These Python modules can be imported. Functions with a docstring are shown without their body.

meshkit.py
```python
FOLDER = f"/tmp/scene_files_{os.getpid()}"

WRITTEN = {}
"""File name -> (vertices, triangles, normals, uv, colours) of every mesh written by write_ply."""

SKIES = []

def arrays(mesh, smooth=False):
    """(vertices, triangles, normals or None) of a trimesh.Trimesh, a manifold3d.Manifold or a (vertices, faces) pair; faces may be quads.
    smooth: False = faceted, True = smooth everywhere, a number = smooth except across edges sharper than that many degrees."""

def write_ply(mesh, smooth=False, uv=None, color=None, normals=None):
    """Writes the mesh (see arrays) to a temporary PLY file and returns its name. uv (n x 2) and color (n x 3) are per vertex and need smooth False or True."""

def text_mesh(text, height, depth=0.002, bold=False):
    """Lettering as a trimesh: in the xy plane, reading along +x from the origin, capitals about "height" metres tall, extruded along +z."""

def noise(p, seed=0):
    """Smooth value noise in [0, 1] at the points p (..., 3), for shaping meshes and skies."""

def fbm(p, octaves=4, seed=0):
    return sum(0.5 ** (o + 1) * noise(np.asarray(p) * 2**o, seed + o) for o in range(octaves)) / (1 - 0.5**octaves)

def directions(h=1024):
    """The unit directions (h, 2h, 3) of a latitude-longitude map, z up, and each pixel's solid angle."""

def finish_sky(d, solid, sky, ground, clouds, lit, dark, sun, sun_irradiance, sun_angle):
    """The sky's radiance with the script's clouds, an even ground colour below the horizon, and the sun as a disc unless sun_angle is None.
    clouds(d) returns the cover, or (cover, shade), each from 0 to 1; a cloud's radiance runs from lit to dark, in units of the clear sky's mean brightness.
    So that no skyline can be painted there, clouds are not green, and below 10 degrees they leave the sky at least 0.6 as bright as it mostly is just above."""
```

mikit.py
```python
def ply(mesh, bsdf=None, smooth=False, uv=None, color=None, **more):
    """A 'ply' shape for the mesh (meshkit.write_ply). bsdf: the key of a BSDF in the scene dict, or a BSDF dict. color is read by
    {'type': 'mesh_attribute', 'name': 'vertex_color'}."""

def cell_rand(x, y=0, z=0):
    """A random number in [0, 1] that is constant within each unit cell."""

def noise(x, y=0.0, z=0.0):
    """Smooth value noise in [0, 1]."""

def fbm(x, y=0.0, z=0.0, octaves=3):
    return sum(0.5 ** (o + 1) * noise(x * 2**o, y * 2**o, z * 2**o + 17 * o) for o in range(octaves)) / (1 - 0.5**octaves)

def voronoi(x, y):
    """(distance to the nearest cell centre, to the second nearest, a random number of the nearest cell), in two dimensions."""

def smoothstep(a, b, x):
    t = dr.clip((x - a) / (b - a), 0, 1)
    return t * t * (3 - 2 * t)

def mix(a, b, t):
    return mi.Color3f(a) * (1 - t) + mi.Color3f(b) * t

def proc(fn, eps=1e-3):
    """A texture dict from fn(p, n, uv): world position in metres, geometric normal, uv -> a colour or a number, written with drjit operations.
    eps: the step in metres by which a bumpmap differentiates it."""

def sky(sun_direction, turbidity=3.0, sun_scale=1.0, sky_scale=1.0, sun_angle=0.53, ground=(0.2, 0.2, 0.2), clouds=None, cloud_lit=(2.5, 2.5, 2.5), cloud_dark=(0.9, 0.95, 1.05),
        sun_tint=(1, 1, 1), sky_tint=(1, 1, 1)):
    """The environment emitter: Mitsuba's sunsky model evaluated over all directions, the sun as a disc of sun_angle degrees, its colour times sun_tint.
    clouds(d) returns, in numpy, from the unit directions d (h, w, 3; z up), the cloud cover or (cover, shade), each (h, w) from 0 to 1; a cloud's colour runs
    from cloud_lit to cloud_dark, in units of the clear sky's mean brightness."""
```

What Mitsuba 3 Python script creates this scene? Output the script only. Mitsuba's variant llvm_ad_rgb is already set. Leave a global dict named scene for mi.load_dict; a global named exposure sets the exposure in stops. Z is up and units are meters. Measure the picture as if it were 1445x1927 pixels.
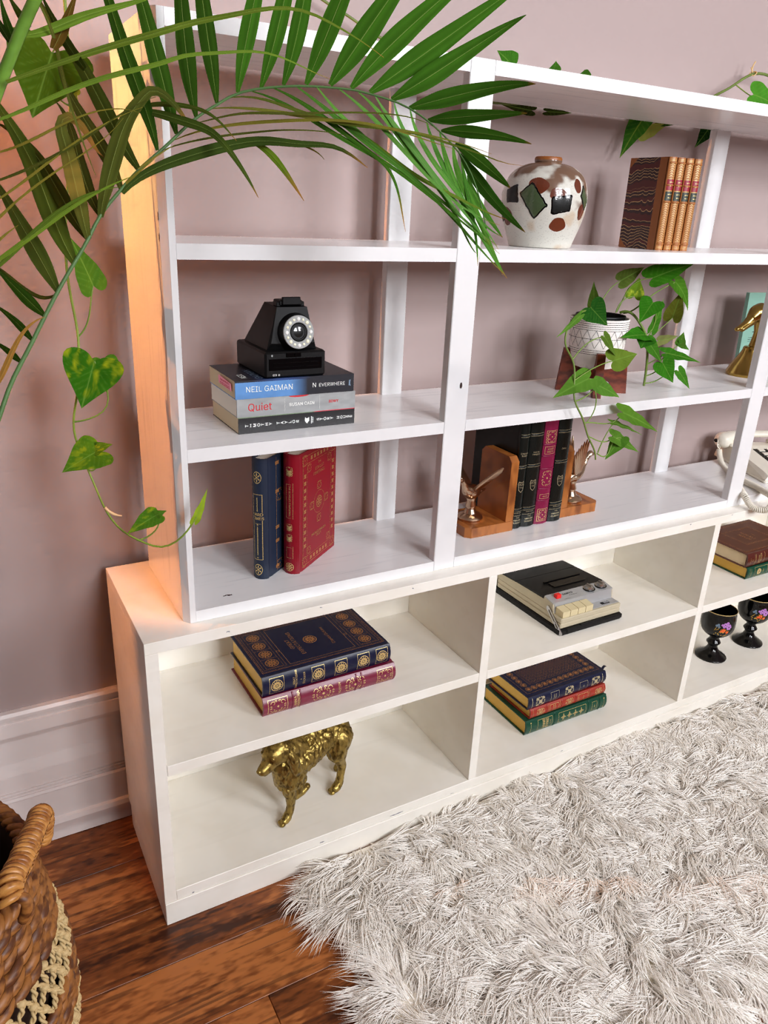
import math, random
import numpy as np, trimesh, manifold3d as m3
import shapely.geometry as sg, shapely.affinity as sa
from shapely.ops import unary_union
from scipy.interpolate import CubicSpline
import drjit as dr
import mitsuba as mi, mikit, meshkit
from mikit import fbm, noise, mix, smoothstep, cell_rand

random.seed(7); RNG = np.random.default_rng(7)
A = np.array
# ------------------------------------------------------------------ camera, light, exposure
FOCAL = 1442.657                       # in pixels of the 1445 x 1927 frame
CAM = A([-0.19366743, -1.02197814, 1.18890548])
ROT = A([[0.87138513, -0.48869519, 0.04318526], [-0.14549895, -0.34149197, -0.92855441], [0.46852749, 0.80284509, -0.36867566]])
M4 = np.eye(4); M4[:3, 0], M4[:3, 1], M4[:3, 2], M4[:3, 3] = -ROT[0], -ROT[1], ROT[2], CAM
exposure = 0.19
WINDOW_1 = [26.0, 26.7, 27.9]           # daylight through the two windows facing the shelves
WINDOW_2 = [24.4, 25.0, 26.2]
LAMP = [60000.0, 21500.0, 6400.0]              # the amber globe of the wall sconce left of the shelves
LAMP_AT = A([-0.42, 0.275, 1.41])
scene = {'type': 'scene', 'camera': {'type': 'perspective', 'fov_axis': 'x', 'fov': math.degrees(2 * math.atan(722.5 / FOCAL)),
         'near_clip': 0.02, 'far_clip': 50.0, 'to_world': mi.ScalarTransform4f(M4)}}
labels = {}

# ------------------------------------------------------------------ helpers
_seen = {}
def fresh(base):
    n = _seen.get(base, 0); _seen[base] = n + 1
    return base if n == 0 else f'{base}_{n:03d}'
def thing(base, label, cat, group=None):
    k = fresh(base); labels[k] = {'label': label, 'category': cat}
    if group: labels[k]['group'] = group
    return k
def struct(name, mesh=None, bsdf=None, smooth=False, **kw):
    if mesh is not None: scene[name] = mikit.ply(mesh, bsdf, smooth, **kw)
    labels[name] = {'kind': 'structure'}
    return name
def part(parent, base, mesh, bsdf, smooth=False, label=None, **kw):
    k = fresh(parent + '__' + base)
    scene[k] = mikit.ply(mesh, bsdf, smooth, **kw)
    if label: labels[k] = {'label': label}
    return k
def lin(r, g, b):
    c = A([r, g, b]) / 255.0
    return [float(x) for x in np.where(c <= .04045, c / 12.92, ((c + .055) / 1.055) ** 2.4)]
def rgb(r, g, b): return {'type': 'rgb', 'value': [float(x) for x in lin(r, g, b)]}
def mat(key, color, rough=.5, metal=0.0, spec=.5, coat=0.0, **kw):
    base = color if isinstance(color, dict) else rgb(*color)
    scene[key] = {'type': 'twosided', 'bsdf': {'type': 'principled', 'base_color': base, 'roughness': rough, 'metallic': metal, 'specular': spec, **({'clearcoat': coat, 'clearcoat_gloss': .9} if coat else {}), **kw}}
    return key
def bumped(key, color, height, scale, rough, eps=1e-3, spec=.5, **kw):
    base = color if isinstance(color, dict) else rgb(*color)
    scene[key] = {'type': 'twosided', 'bsdf': {'type': 'bumpmap', 'arbitrary': mikit.proc(height, eps), 'scale': scale,
                  'bsdf': {'type': 'principled', 'base_color': base, 'roughness': rough, 'specular': spec, **kw}}}
    return key
def unit(v): v = np.asarray(v, float); return v / np.linalg.norm(v)
def ray(u, v): return A([(u - 722.5) / FOCAL, (v - 963.5) / FOCAL, 1.0]) @ ROT
def at_depth(u, v, d): return CAM + ray(u, v) * d
def at_y(u, v, y): r = ray(u, v); return CAM + r * (y - CAM[1]) / r[1]
def at_z(u, v, z): r = ray(u, v); return CAM + r * (z - CAM[2]) / r[2]
def depth_of(p): return float((np.asarray(p) - CAM) @ ROT[2])
def cat(ms): return trimesh.util.concatenate(list(ms))
def box(x0, y0, z0, x1, y1, z1, b=.0012):
    lo, hi = A([x0, y0, z0], float), A([x1, y1, z1], float)
    b = min(b, .3 * (hi - lo).min()); pts = []
    for sx in (0, 1):
        for sy in (0, 1):
            for sz in (0, 1):
                s = A([sx, sy, sz]); c = np.where(s == 1, hi, lo); d = np.where(s == 1, -b, b)
                for k in range(3):
                    q = c + d; q[k] = c[k]; pts.append(q)
    return trimesh.convex.convex_hull(A(pts))
def hull(pts): return trimesh.convex.convex_hull(A(pts, float))
def moved(m, ang=0.0, t=(0, 0, 0), axis=(0, 0, 1)):
    m = m.copy(); m.apply_transform(trimesh.transformations.rotation_matrix(math.radians(ang), axis)); m.apply_translation(t); return m
def lathe(prof, c=(0, 0, 0), n=56):
    m = trimesh.creation.revolve(A(prof, float), sections=n); m.apply_translation(c); return m
def curve(pts, n=24):
    p = A(pts, float)
    if len(p) == 2: return p[0] + (p[1] - p[0]) * np.linspace(0, 1, n)[:, None]
    s = np.r_[0, np.cumsum(np.linalg.norm(np.diff(p, axis=0), axis=1))]
    return CubicSpline(s, p)(np.linspace(0, s[-1], n))
def tube(pts, rad, n=8):
    p = A(pts, float); k = len(p); r = np.broadcast_to(np.asarray(rad, float), (k,))
    t = np.gradient(p, axis=0); t /= np.linalg.norm(t, axis=1, keepdims=True)
    u = np.cross(t[0], [0, 0, 1.0]); u = unit(u if np.linalg.norm(u) > .05 else np.cross(t[0], [1.0, 0, 0]))
    v = []; a = np.linspace(0, 2 * np.pi, n, endpoint=False)
    for i in range(k):
        u = unit(u - t[i] * (u @ t[i])); w = np.cross(t[i], u)
        v.append(p[i] + r[i] * (np.cos(a)[:, None] * u + np.sin(a)[:, None] * w))
    v = np.vstack(v + [p[:1], p[-1:]]); f = []
    i, j = np.meshgrid(np.arange(k - 1), np.arange(n), indexing='ij'); i, j = i.ravel(), j.ravel(); j2 = (j + 1) % n
    f = np.vstack([np.c_[i * n + j, i * n + j2, (i + 1) * n + j2], np.c_[i * n + j, (i + 1) * n + j2, (i + 1) * n + j]])
    q = np.arange(n); q2 = (q + 1) % n
    f = np.vstack([f, np.c_[q2, q, q * 0 + k * n], np.c_[(k - 1) * n + q, (k - 1) * n + q2, q * 0 + k * n + 1]])
    return trimesh.Trimesh(v, f, process=False)
def ball(c, r, sub=2, s=(1, 1, 1)):
    m = trimesh.creation.icosphere(sub, 1.0); m.vertices = m.vertices * (A(s) * r) + A(c); return m
def extrude(poly, h):
    return cat(trimesh.creation.extrude_polygon(g, h, engine='earcut') for g in getattr(poly, 'geoms', [poly]) if g.area > 1e-12)
def bones(chains, refine=.004, smooth=10, seg=14):
    """One skin round chains of (point, radius): each bone is the hull of its two end spheres."""
    parts = []
    for ch in chains:
        sp = [m3.Manifold.sphere(float(r), seg).translate([float(x) for x in p]) for p, r in ch]
        parts += [(a + b).hull() for a, b in zip(sp, sp[1:])] if len(sp) > 1 else sp
    m = m3.Manifold.batch_boolean(parts, m3.OpType.Add).refine_to_length(refine).to_mesh()
    t = trimesh.Trimesh(m.vert_properties[:, :3], m.tri_verts, process=True)
    if smooth:
        v0 = A(t.vertices); trimesh.smoothing.filter_taubin(t, iterations=smooth); d = t.vertices - v0; l = np.linalg.norm(d, axis=1, keepdims=True)
        t.vertices = v0 + d * np.minimum(1, 1.2 * refine / np.maximum(l, 1e-9))      # slivers must not run away
    return t
# ---- flat print: shapes in the plane (s, t), carried to a surface by a function (s, t, height above it) -> points
_txt = {}
def text(s, h, x=0, y=0, rot=0, bold=False, wide=1.0):
    k = (s, bold)
    if k not in _txt: _txt[k] = meshkit.text_mesh(s, 1.0, .03, bold)
    m = _txt[k].copy(); b = m.bounds
    m.vertices[:, :2] -= (b[0, :2] + b[1, :2]) / 2
    m.vertices[:, 0] *= wide; m.vertices[:, :2] *= h; m.vertices[:, 2] = (m.vertices[:, 2] > .01)
    a = math.radians(rot); c_, s_ = math.cos(a), math.sin(a); v = m.vertices.copy()
    m.vertices[:, 0], m.vertices[:, 1] = c_ * v[:, 0] - s_ * v[:, 1] + x, s_ * v[:, 0] + c_ * v[:, 1] + y
    return m
def frame(x0, y0, x1, y1, w): return sg.box(x0, y0, x1, y1).difference(sg.box(x0 + w, y0 + w, x1 - w, y1 - w))
def ring(x, y, r, w): return sg.Point(x, y).buffer(r, 10).difference(sg.Point(x, y).buffer(r - w, 10))
def dot(x, y, r, n=4): return sg.Point(x, y).buffer(r, n)
def line(pts, w): return sg.LineString(pts).buffer(w / 2, 3)
def blur_print(s, h, x=0, y=0, rot=0):
    """Small print too fine to read in the photograph: a row of short strokes as long as the words."""
    r = np.random.default_rng(len(s) * 7 + int(h * 1e5)); g, px = [], -.32 * h * len(s)
    for ch in s:
        if ch != ' ': g.append(sg.box(px, -h * r.uniform(.2, .45), px + .42 * h, h * r.uniform(.2, .45)))
        px += .64 * h
    return sa.translate(sa.rotate(unary_union(g), rot, origin=(0, 0)), x, y)
def rosette(x, y, r, n=8):
    g = [ring(x, y, r, r * .14), dot(x, y, r * .2)]
    for k in range(n):
        a = 2 * math.pi * k / n
        g.append(sa.translate(sa.rotate(sa.scale(sg.Point(0, 0).buffer(1, 4), r * .27, r * .13), math.degrees(a)), x + r * .52 * math.cos(a), y + r * .52 * math.sin(a)))
    return unary_union(g)
def scrolls(x0, y0, x1, y1, w, n=2):
    """Mirrored curls filling a panel."""
    g = []; cx, cy = (x0 + x1) / 2, (y0 + y1) / 2; hx, hy = (x1 - x0) / 2, (y1 - y0) / 2
    for sx in (-1, 1):
        for sy in (-1, 1):
            for k, (ox, oy, r) in enumerate(((.55, .5, .34), (.2, .75, .16), (.82, .12, .13))):
                th = np.linspace(0, 4.6, 14); rr = np.linspace(1, .25, 14) * r * min(hx, hy) * 1.15
                px = cx + sx * (ox * hx + rr * np.cos(th)); py = cy + sy * (oy * hy + rr * np.sin(th))
                g.append(line(np.c_[px, py], w))
    g.append(sa.translate(sa.rotate(sg.box(-1, -1, 1, 1), 45), 0, 0)); g[-1] = sa.translate(sa.scale(g[-1], hx * .1, hy * .14, origin=(0, 0)), cx, cy)
    return unary_union(g)
def floret(x, y, r): return unary_union([dot(x + r * .55 * math.cos(k * math.pi / 2 + .78), y + r * .55 * math.sin(k * math.pi / 2 + .78), r * .42, 2) for k in range(4)] + [dot(x, y, r * .3, 2)])
def decal(parent, name, shapes, mapf, bsdf, h=.0003, edge=None, label=None):
    ms = []
    for g in shapes:
        if isinstance(g, trimesh.Trimesh): m = g.copy(); m.vertices[:, 2] *= h
        else: m = extrude(g, h)
        ms.append(m)
    m = cat(ms)
    up = (m.vertices[m.faces][:, :, 2] > .5 * h).all(1); m = trimesh.Trimesh(m.vertices, m.faces[up], process=False); m.remove_unreferenced_vertices()   # print: only its face
    if edge:
        v, f = trimesh.remesh.subdivide_to_size(m.vertices, m.faces, edge, max_iter=6); m = trimesh.Trimesh(v, f, process=False)
    v = m.vertices; m = trimesh.Trimesh(mapf(v[:, 0], v[:, 1], v[:, 2]), m.faces, process=False)
    k = part(parent, name, m, bsdf, label=label)
    if len(shapes) > 1 or getattr(shapes[0], 'geoms', None) is not None or isinstance(shapes[0], trimesh.Trimesh): labels.setdefault(k, {})['kind'] = 'stuff'
    return k

# ------------------------------------------------------------------ materials
def f_wall(p, n, uv):
    return fbm(p.x * 170, p.y * 170, p.z * 170, octaves=3) + .5 * noise(p.x * 40, p.y * 40, p.z * 40)
bumped('mat_wall', (164, 147, 144), f_wall, .0004, .55, eps=8e-4, spec=.3)
def f_board(p, n, uv):            # white brushed paint with faint grain, thin spots and a few knots
    g = fbm(p.x * 9 + p.y * 30, p.y * 160, p.z * 9 + p.x * 2, octaves=3)
    t = smoothstep(.55, .85, g)
    return mix(lin(221, 220, 220), lin(208, 208, 209), t)
mat('mat_hutch', mikit.proc(f_board), .24, spec=.5)
def f_cab(p, n, uv):
    g = fbm(p.x * 14, p.y * 14, p.z * 14, octaves=4)
    w = smoothstep(.62, .7, fbm(p.x * 4 + 3, p.y * 60, p.z * 45, octaves=3))
    return mix(mix(lin(234, 230, 221), lin(229, 224, 213), smoothstep(.35, .75, g)), lin(198, 192, 180), w * .07)
mat('mat_cabinet', mikit.proc(f_cab), .36, spec=.45)
mat('mat_trim', (220, 209, 205), .35)
mat('mat_ceiling', (150, 140, 136), .9)
mat('mat_roomwall', (120, 104, 102), .9); mat('mat_leftwall', (62, 48, 45), .9)
def f_wood(p, n, uv):             # hand-scraped reddish planks, every plank its own tone
    row = dr.floor((p.y + .078) / .125); off = dr.select(row == -2, .11, dr.select(row == -1, .82, dr.select(row == 0, .95, dr.select(row == 1, -.62, -.95)))); r0 = cell_rand(row, 3.0, dr.floor((p.x - off) / 1.2))
    x = p.x + r0 * 9
    a = fbm(x * 7 + 2.2 * noise(x * 6, p.y * 20, row), p.y * 58, row * 3.3, octaves=4); b = fbm(x * 4 + 5, p.y * 14, row, octaves=4); c = fbm(x * 60, p.y * 190, row, octaves=2)
    t = a * .38 + b * .40 + c * .22 + (r0 - .5) * .08 + .035
    col = mix(lin(60, 27, 11), lin(120, 64, 28), smoothstep(.34, .50, t))
    col = mix(col, lin(178, 108, 56), smoothstep(.50, .66, t))
    return mix(col, lin(34, 16, 9), smoothstep(.60, .74, fbm(x * 7, p.y * 150, 8.0 + row, octaves=3)) * .55)
def f_woodbump(p, n, uv): return fbm(p.x * 14, p.y * 90, p.z, octaves=3)
bumped('mat_floor', mikit.proc(f_wood), f_woodbump, .0016, .38, spec=.3)
mat('mat_joint', (38, 16, 8), .8)
def f_oak(p, n, uv): return mix(lin(160, 96, 44), lin(116, 62, 26), smoothstep(.35, .7, fbm(p.x * 60, p.y * 22, p.z * 18, octaves=3)))
mat('mat_oak', mikit.proc(f_oak), .32)
def f_walnut(p, n, uv): return mix(lin(116, 48, 26), lin(78, 28, 15), smoothstep(.35, .7, fbm(p.x * 30, p.y * 90, p.z * 90, octaves=3)))
mat('mat_walnut', mikit.proc(f_walnut), .4)
VC = {'type': 'mesh_attribute', 'name': 'vertex_color'}
scene['mat_leaf'] = {'type': 'principledthin', 'base_color': VC, 'roughness': .36, 'spec_trans': 0.0, 'diff_trans': .42, 'eta': 1.45}
scene['mat_pothos'] = {'type': 'principledthin', 'base_color': VC, 'roughness': .25, 'spec_trans': 0.0, 'diff_trans': .45, 'eta': 1.5}
mat('mat_print', VC, .4); scene['mat_fur'] = {'type': 'principledthin', 'base_color': rgb(255, 252, 247), 'roughness': .6, 'spec_trans': 0.0, 'diff_trans': .2, 'eta': 1.3}; mat('mat_stem', VC, .5)
mat('mat_gold', (212, 184, 124), .36, metal=.55); mat('mat_silvergold', (196, 184, 150), .35, metal=.6); mat('mat_copperink', (176, 120, 74), .4, metal=.45)
mat('mat_ink', (12, 12, 12), .6); mat('mat_whiteink', (232, 232, 228), .5); mat('mat_redink', (196, 40, 48), .5); mat('mat_pink', (244, 150, 172), .5)
mat('mat_paper', (203, 184, 150), .8); mat('mat_cream', (222, 214, 198), .8); mat('mat_giltedge', (206, 164, 72), .4, metal=.35)
mat('mat_navy', (14, 20, 48), .3, spec=.35); mat('mat_slate', (28, 38, 56), .42, spec=.35); mat('mat_crimson', (126, 10, 28), .36, spec=.35); mat('mat_maroon', (112, 26, 52), .3, coat=.3)
mat('mat_bottle', (12, 62, 44), .3, spec=.35); mat('mat_blackgreen', (6, 14, 12), .3, spec=.35); mat('mat_burgundy', (118, 20, 58), .32, spec=.35); mat('mat_red', (148, 42, 26), .33, coat=.2); mat('mat_brownleather', (74, 24, 14), .3, coat=.3)
mat('mat_tan', (158, 98, 46), .42); mat('mat_tandark', (138, 78, 30), .45); mat('mat_labelred', (138, 22, 42), .4); mat('mat_labelgreen', (46, 54, 44), .4)
mat('mat_black', (9, 9, 10), .42, spec=.22); mat('mat_blackgloss', (5, 5, 6), .05, spec=.4); mat('mat_graypanel', (168, 168, 168), .35, metal=.25); mat('mat_beige', (184, 174, 148), .5); mat('mat_key', (206, 192, 152), .45)
mat('mat_chrome', (190, 190, 192), .18, metal=1.0); mat('mat_redplastic', (222, 34, 32), .3); mat('mat_ringlight', (150, 152, 150), .3); mat('mat_led', (236, 234, 206), .2)
mat('mat_rose', (206, 178, 150), .2, metal=1.0); mat('mat_phone', (226, 220, 205), .35); mat('mat_teal', (122, 164, 148), .45); mat('mat_soil', (40, 28, 20), .95); mat('mat_pot', (236, 230, 224), .3); mat('mat_orange', (226, 92, 40), .5)
mat('mat_lens', (6, 10, 9), .04, coat=1.0); mat('mat_green', (26, 190, 60), .3)
def f_brass(p, n, uv): return mix(lin(164, 140, 76), lin(92, 74, 36), smoothstep(.4, .75, fbm(p.x * 200, p.y * 200, p.z * 90, octaves=3)))
mat('mat_brass', mikit.proc(f_brass), .38, metal=.9); mat('mat_brass_plain', (172, 142, 76), .2, metal=1.0)
def f_marble(p, n, uv):           # combed marbled paper
    z = p.z * 165 + 2.8 * noise(p.y * 40, p.z * 26, 1.0) + .8 * noise(p.y * 190, p.z * 18, 4.0)
    k = cell_rand(dr.floor(z), 5.0); f = z - dr.floor(z)
    col = mix(lin(74, 18, 16), lin(42, 14, 16), smoothstep(.3, .6, k))
    return mix(col, lin(190, 150, 102), smoothstep(.74, .82, f) * (1 - smoothstep(.93, .99, f)) * smoothstep(.28, .4, k))
mat('mat_marbled', mikit.proc(f_marble), .45)
def f_vase(p, n, uv):             # cream glaze, iron-brown break round the shoulder, speckles
    t = fbm(p.x * 34, p.y * 34, p.z * 34, octaves=3)
    top = smoothstep(1.228, 1.256, p.z + (t - .5) * .15); sp = smoothstep(.72, .8, noise(p.x * 520, p.y * 520, p.z * 520)) * .16
    stain = smoothstep(.6, .74, fbm(p.x * 22 + 7, p.y * 22, p.z * 22, octaves=3)) * .5
    col = mix(lin(202, 200, 190), lin(178, 142, 96), stain * .9)
    col = mix(col, lin(92, 54, 24), top * .92)
    return mix(col, lin(86, 78, 62), sp)
mat('mat_vase', mikit.proc(f_vase), .1, coat=.6); mat('mat_rust', (92, 42, 24), .1, coat=.5); mat('mat_olive', (62, 76, 50), .08, coat=.6)
def f_straw(p, n, uv): return mix(lin(150, 96, 44), lin(84, 44, 16), smoothstep(.35, .7, fbm(p.x * 70, p.y * 70, p.z * 120, octaves=3)))
mat('mat_straw', mikit.proc(f_straw), .5); mat('mat_seagrass', (196, 170, 120), .65); mat('mat_basketdark', (44, 24, 12), .9)
def f_cane(p, n, uv): return mix(lin(186, 130, 66), lin(140, 84, 34), smoothstep(.35, .7, fbm(p.x * 90, p.y * 90, p.z * 90, octaves=3)))
mat('mat_cane', mikit.proc(f_cane), .38)
mat('mat_purple', (176, 120, 190), .4); mat('mat_yellowink', (206, 160, 60), .4); mat('mat_bluegray', (110, 130, 150), .4)

# ------------------------------------------------------------------ the room
X0, X1, Y0, YW, ZC = -1.7, 3.4, -3.1, .315, 3.0
struct('wall_back', trimesh.creation.box(bounds=[[X0, YW, 0], [X1, YW + .1, ZC]]), 'mat_wall')
struct('wall_right', trimesh.creation.box(bounds=[[X1, Y0, 0], [X1 + .1, YW, ZC]]), 'mat_roomwall')
struct('ceiling', trimesh.creation.box(bounds=[[X0, Y0, ZC], [X1, YW, ZC + .1]]), 'mat_ceiling')
struct('floor', trimesh.creation.box(bounds=[[X0, Y0, -.1], [X1, YW, -.0095]]), 'mat_joint')
def walled(name, axis, at, u0, u1, wins):
    """A wall with openings and sash windows in them; the panes give the daylight."""
    def bx(a0, b0, a1, b1, d0, d1): return trimesh.creation.box(bounds=[[a0, at + d0, b0], [a1, at + d1, b1]])
    rects, x = [], u0
    for w0, w1, z0, z1, *_ in wins: rects += [(x, 0, w0, ZC), (w0, 0, w1, z0), (w0, z1, w1, ZC)]; x = w1
    rects.append((x, 0, u1, ZC)); struct(name, cat(bx(a, b, c, d, -.12, 0) for a, b, c, d in rects), 'mat_roomwall')
    for w0, w1, z0, z1, win, radiance in wins:
        w = struct(win)
        part(w, 'frame', cat([bx(w0, z0, w0 + .06, z1, -.1, -.02), bx(w1 - .06, z0, w1, z1, -.1, -.02), bx(w0 + .06, z0, w1 - .06, z0 + .06, -.1, -.02), bx(w0 + .06, z1 - .06, w1 - .06, z1, -.1, -.02)]), 'mat_trim')
        um, zm = (w0 + w1) / 2, (z0 + z1) / 2
        part(w, 'muntin', bx(um - .04, z0 + .06, um + .04, z1 - .06, -.09, -.03), 'mat_trim'); part(w, 'muntin', bx(w0 + .06, zm - .04, w1 - .06, zm + .04, -.091, -.029), 'mat_trim')
        for a, c in ((w0 + .06, um - .04), (um + .04, w1 - .06)):
            for b, d in ((z0 + .06, zm - .04), (zm + .04, z1 - .06)):
                v = A([[a, at - .06, b], [c, at - .06, b], [c, at - .06, d], [a, at - .06, d]])
                part(w, 'pane', trimesh.Trimesh(v, [[0, 2, 1], [0, 3, 2]], process=False), 'mat_trim', emitter={'type': 'area', 'radiance': {'type': 'rgb', 'value': radiance}})
walled('wall_front', 'y', Y0, X0, X1, [(.15, 1.15, 1.45, 2.85, 'window_1', WINDOW_1), (1.75, 2.75, 1.45, 2.85, 'window_2', WINDOW_2)])
struct('wall_left', trimesh.creation.box(bounds=[[X0 - .1, Y0, 0], [X0, YW, ZC]]), 'mat_leftwall')
for row in range(-25, 3):                                             # plank rows along the shelves, a joint at y = -.078
    y0 = -.078 + .125 * row; y1 = min(y0 + .125, YW - .001)
    if y1 < Y0 or y0 > YW: continue
    x = {-2: .11, -1: .82, 0: .95, 1: -.62, 2: -.95}.get(row) if -3 < row < 3 else X0 + .2 + ((row * 0.37) % 1) * 1.2
    while x > X0: x -= 1.2
    while x < X1:
        a, b = max(x, X0), min(x + 1.2, X1)
        if b - a > .02: part('floor', 'plank', box(a + .0004, max(y0, Y0) + .0004, -.0098, b - .0004, y1 - .0004, 0, .0008), 'mat_floor')
        x += 1.2
# tall moulded baseboard along the shelf wall: profile (height, depth in front of the wall)
bp = [(.305, 0), (.305, .011), (.299, .0145), (.291, .0145), (.285, .0125), (.284, .016), (.262, .018), (.2585, .018), (.2475, .010), (.243, .009), (.2425, .0065), (.198, .0075), (.192, .0095), (.172, .015), (.168, .0155), (.137, .0155),
      (.1365, .0125), (.1335, .0125), (.133, .0155), (.130, .0155), (.1295, .0125), (.1265, .0125), (.126, .0155), (.123, .0155), (.1225, .0125), (.1195, .0125), (.119, .0155), (.114, .0175), (.110, .016), (.052, .0165), (.050, .017), (.047, .022), (.038, .025), (.020, .019), (.012, .019), (.001, .0235), (.001, 0)]
m = trimesh.creation.extrude_polygon(sg.Polygon([(-d, z) for z, d in bp]), X1 - X0 - .01, engine='earcut')
m.vertices = np.c_[X0 + .005 + m.vertices[:, 2], YW - .0005 + m.vertices[:, 0], m.vertices[:, 1]]
struct('baseboard_back', m, 'mat_trim', 25)

# the amber sconce on the wall, left of the picture
s = thing('wall_sconce', 'amber wall sconce with a flat brass shield on the mauve wall left of the shelves', 'lamp')
m = lathe([(0, 0), (.055, 0), (.055, .012), (.02, .02), (0, .02)], n=32); m.apply_transform(trimesh.transformations.rotation_matrix(math.pi / 2, (1, 0, 0)))
m.apply_translation([LAMP_AT[0], YW - .0005, LAMP_AT[2] + .03]); part(s, 'backplate', m, 'mat_brass_plain', 30)
part(s, 'arm', tube(curve([(LAMP_AT[0] - .02, YW - .013, LAMP_AT[2] + .01), (LAMP_AT[0] - .015, LAMP_AT[1] + .004, LAMP_AT[2] + .004), (LAMP_AT[0] - .004, LAMP_AT[1], LAMP_AT[2])]), .004), 'mat_brass_plain', 30)
part(s, 'bulb', ball(LAMP_AT, .004, 3), 'mat_trim', True, emitter={'type': 'area', 'radiance': {'type': 'rgb', 'value': LAMP}})
part(s, 'shade', cat([box(LAMP_AT[0] - .09, LAMP_AT[1] - .027, LAMP_AT[2] - .16, LAMP_AT[0] + .050, LAMP_AT[1] - .024, LAMP_AT[2] + .07, .001), box(LAMP_AT[0] - .03, LAMP_AT[1] - .0238, LAMP_AT[2] - .030, LAMP_AT[0] + .0095, YW - .001, LAMP_AT[2] - .027, .001)]), 'mat_brass_plain', label='brass shade closed in front and below')

# ------------------------------------------------------------------ the low cabinet
CZ, CD = .57, .286; ZT, ZM, ZMB, ZB = .5502, .3369, .3165, .0701
cab = thing('low_bookcase', 'low off-white painted bookcase with open cubbies standing on the wood floor', 'bookcase')
part(cab, 'side_panel', box(0, 0, .0485, .0203, CD, ZT - .0002, .0004), 'mat_cabinet'); part(cab, 'side_panel', box(2.555, 0, .0485, 2.575, CD, ZT - .0002, .0004), 'mat_cabinet')
part(cab, 'top_panel', box(0, 0, ZT, 2.575, CD, CZ, .0006), 'mat_cabinet')
part(cab, 'bottom_shelf', box(.0206, 0, .0487, 2.5547, CD - .009, ZB, .0008), 'mat_cabinet')
DIV = [(.6398, .659), (1.2779, 1.2977), (1.917, 1.9365)]; ed = [.0206] + [e for d in DIV for e in d] + [2.5547]
for a, b in DIV: part(cab, 'divider', box(a, .0002, ZB + .0002, b, CD - .009, ZT - .0002, .0006), 'mat_cabinet')
for k in range(4): part(cab, 'shelf', box(ed[2 * k] + .0003, .0002, ZMB, ed[2 * k + 1] - .0003, CD - .009, ZM, .0008), 'mat_cabinet')
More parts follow.
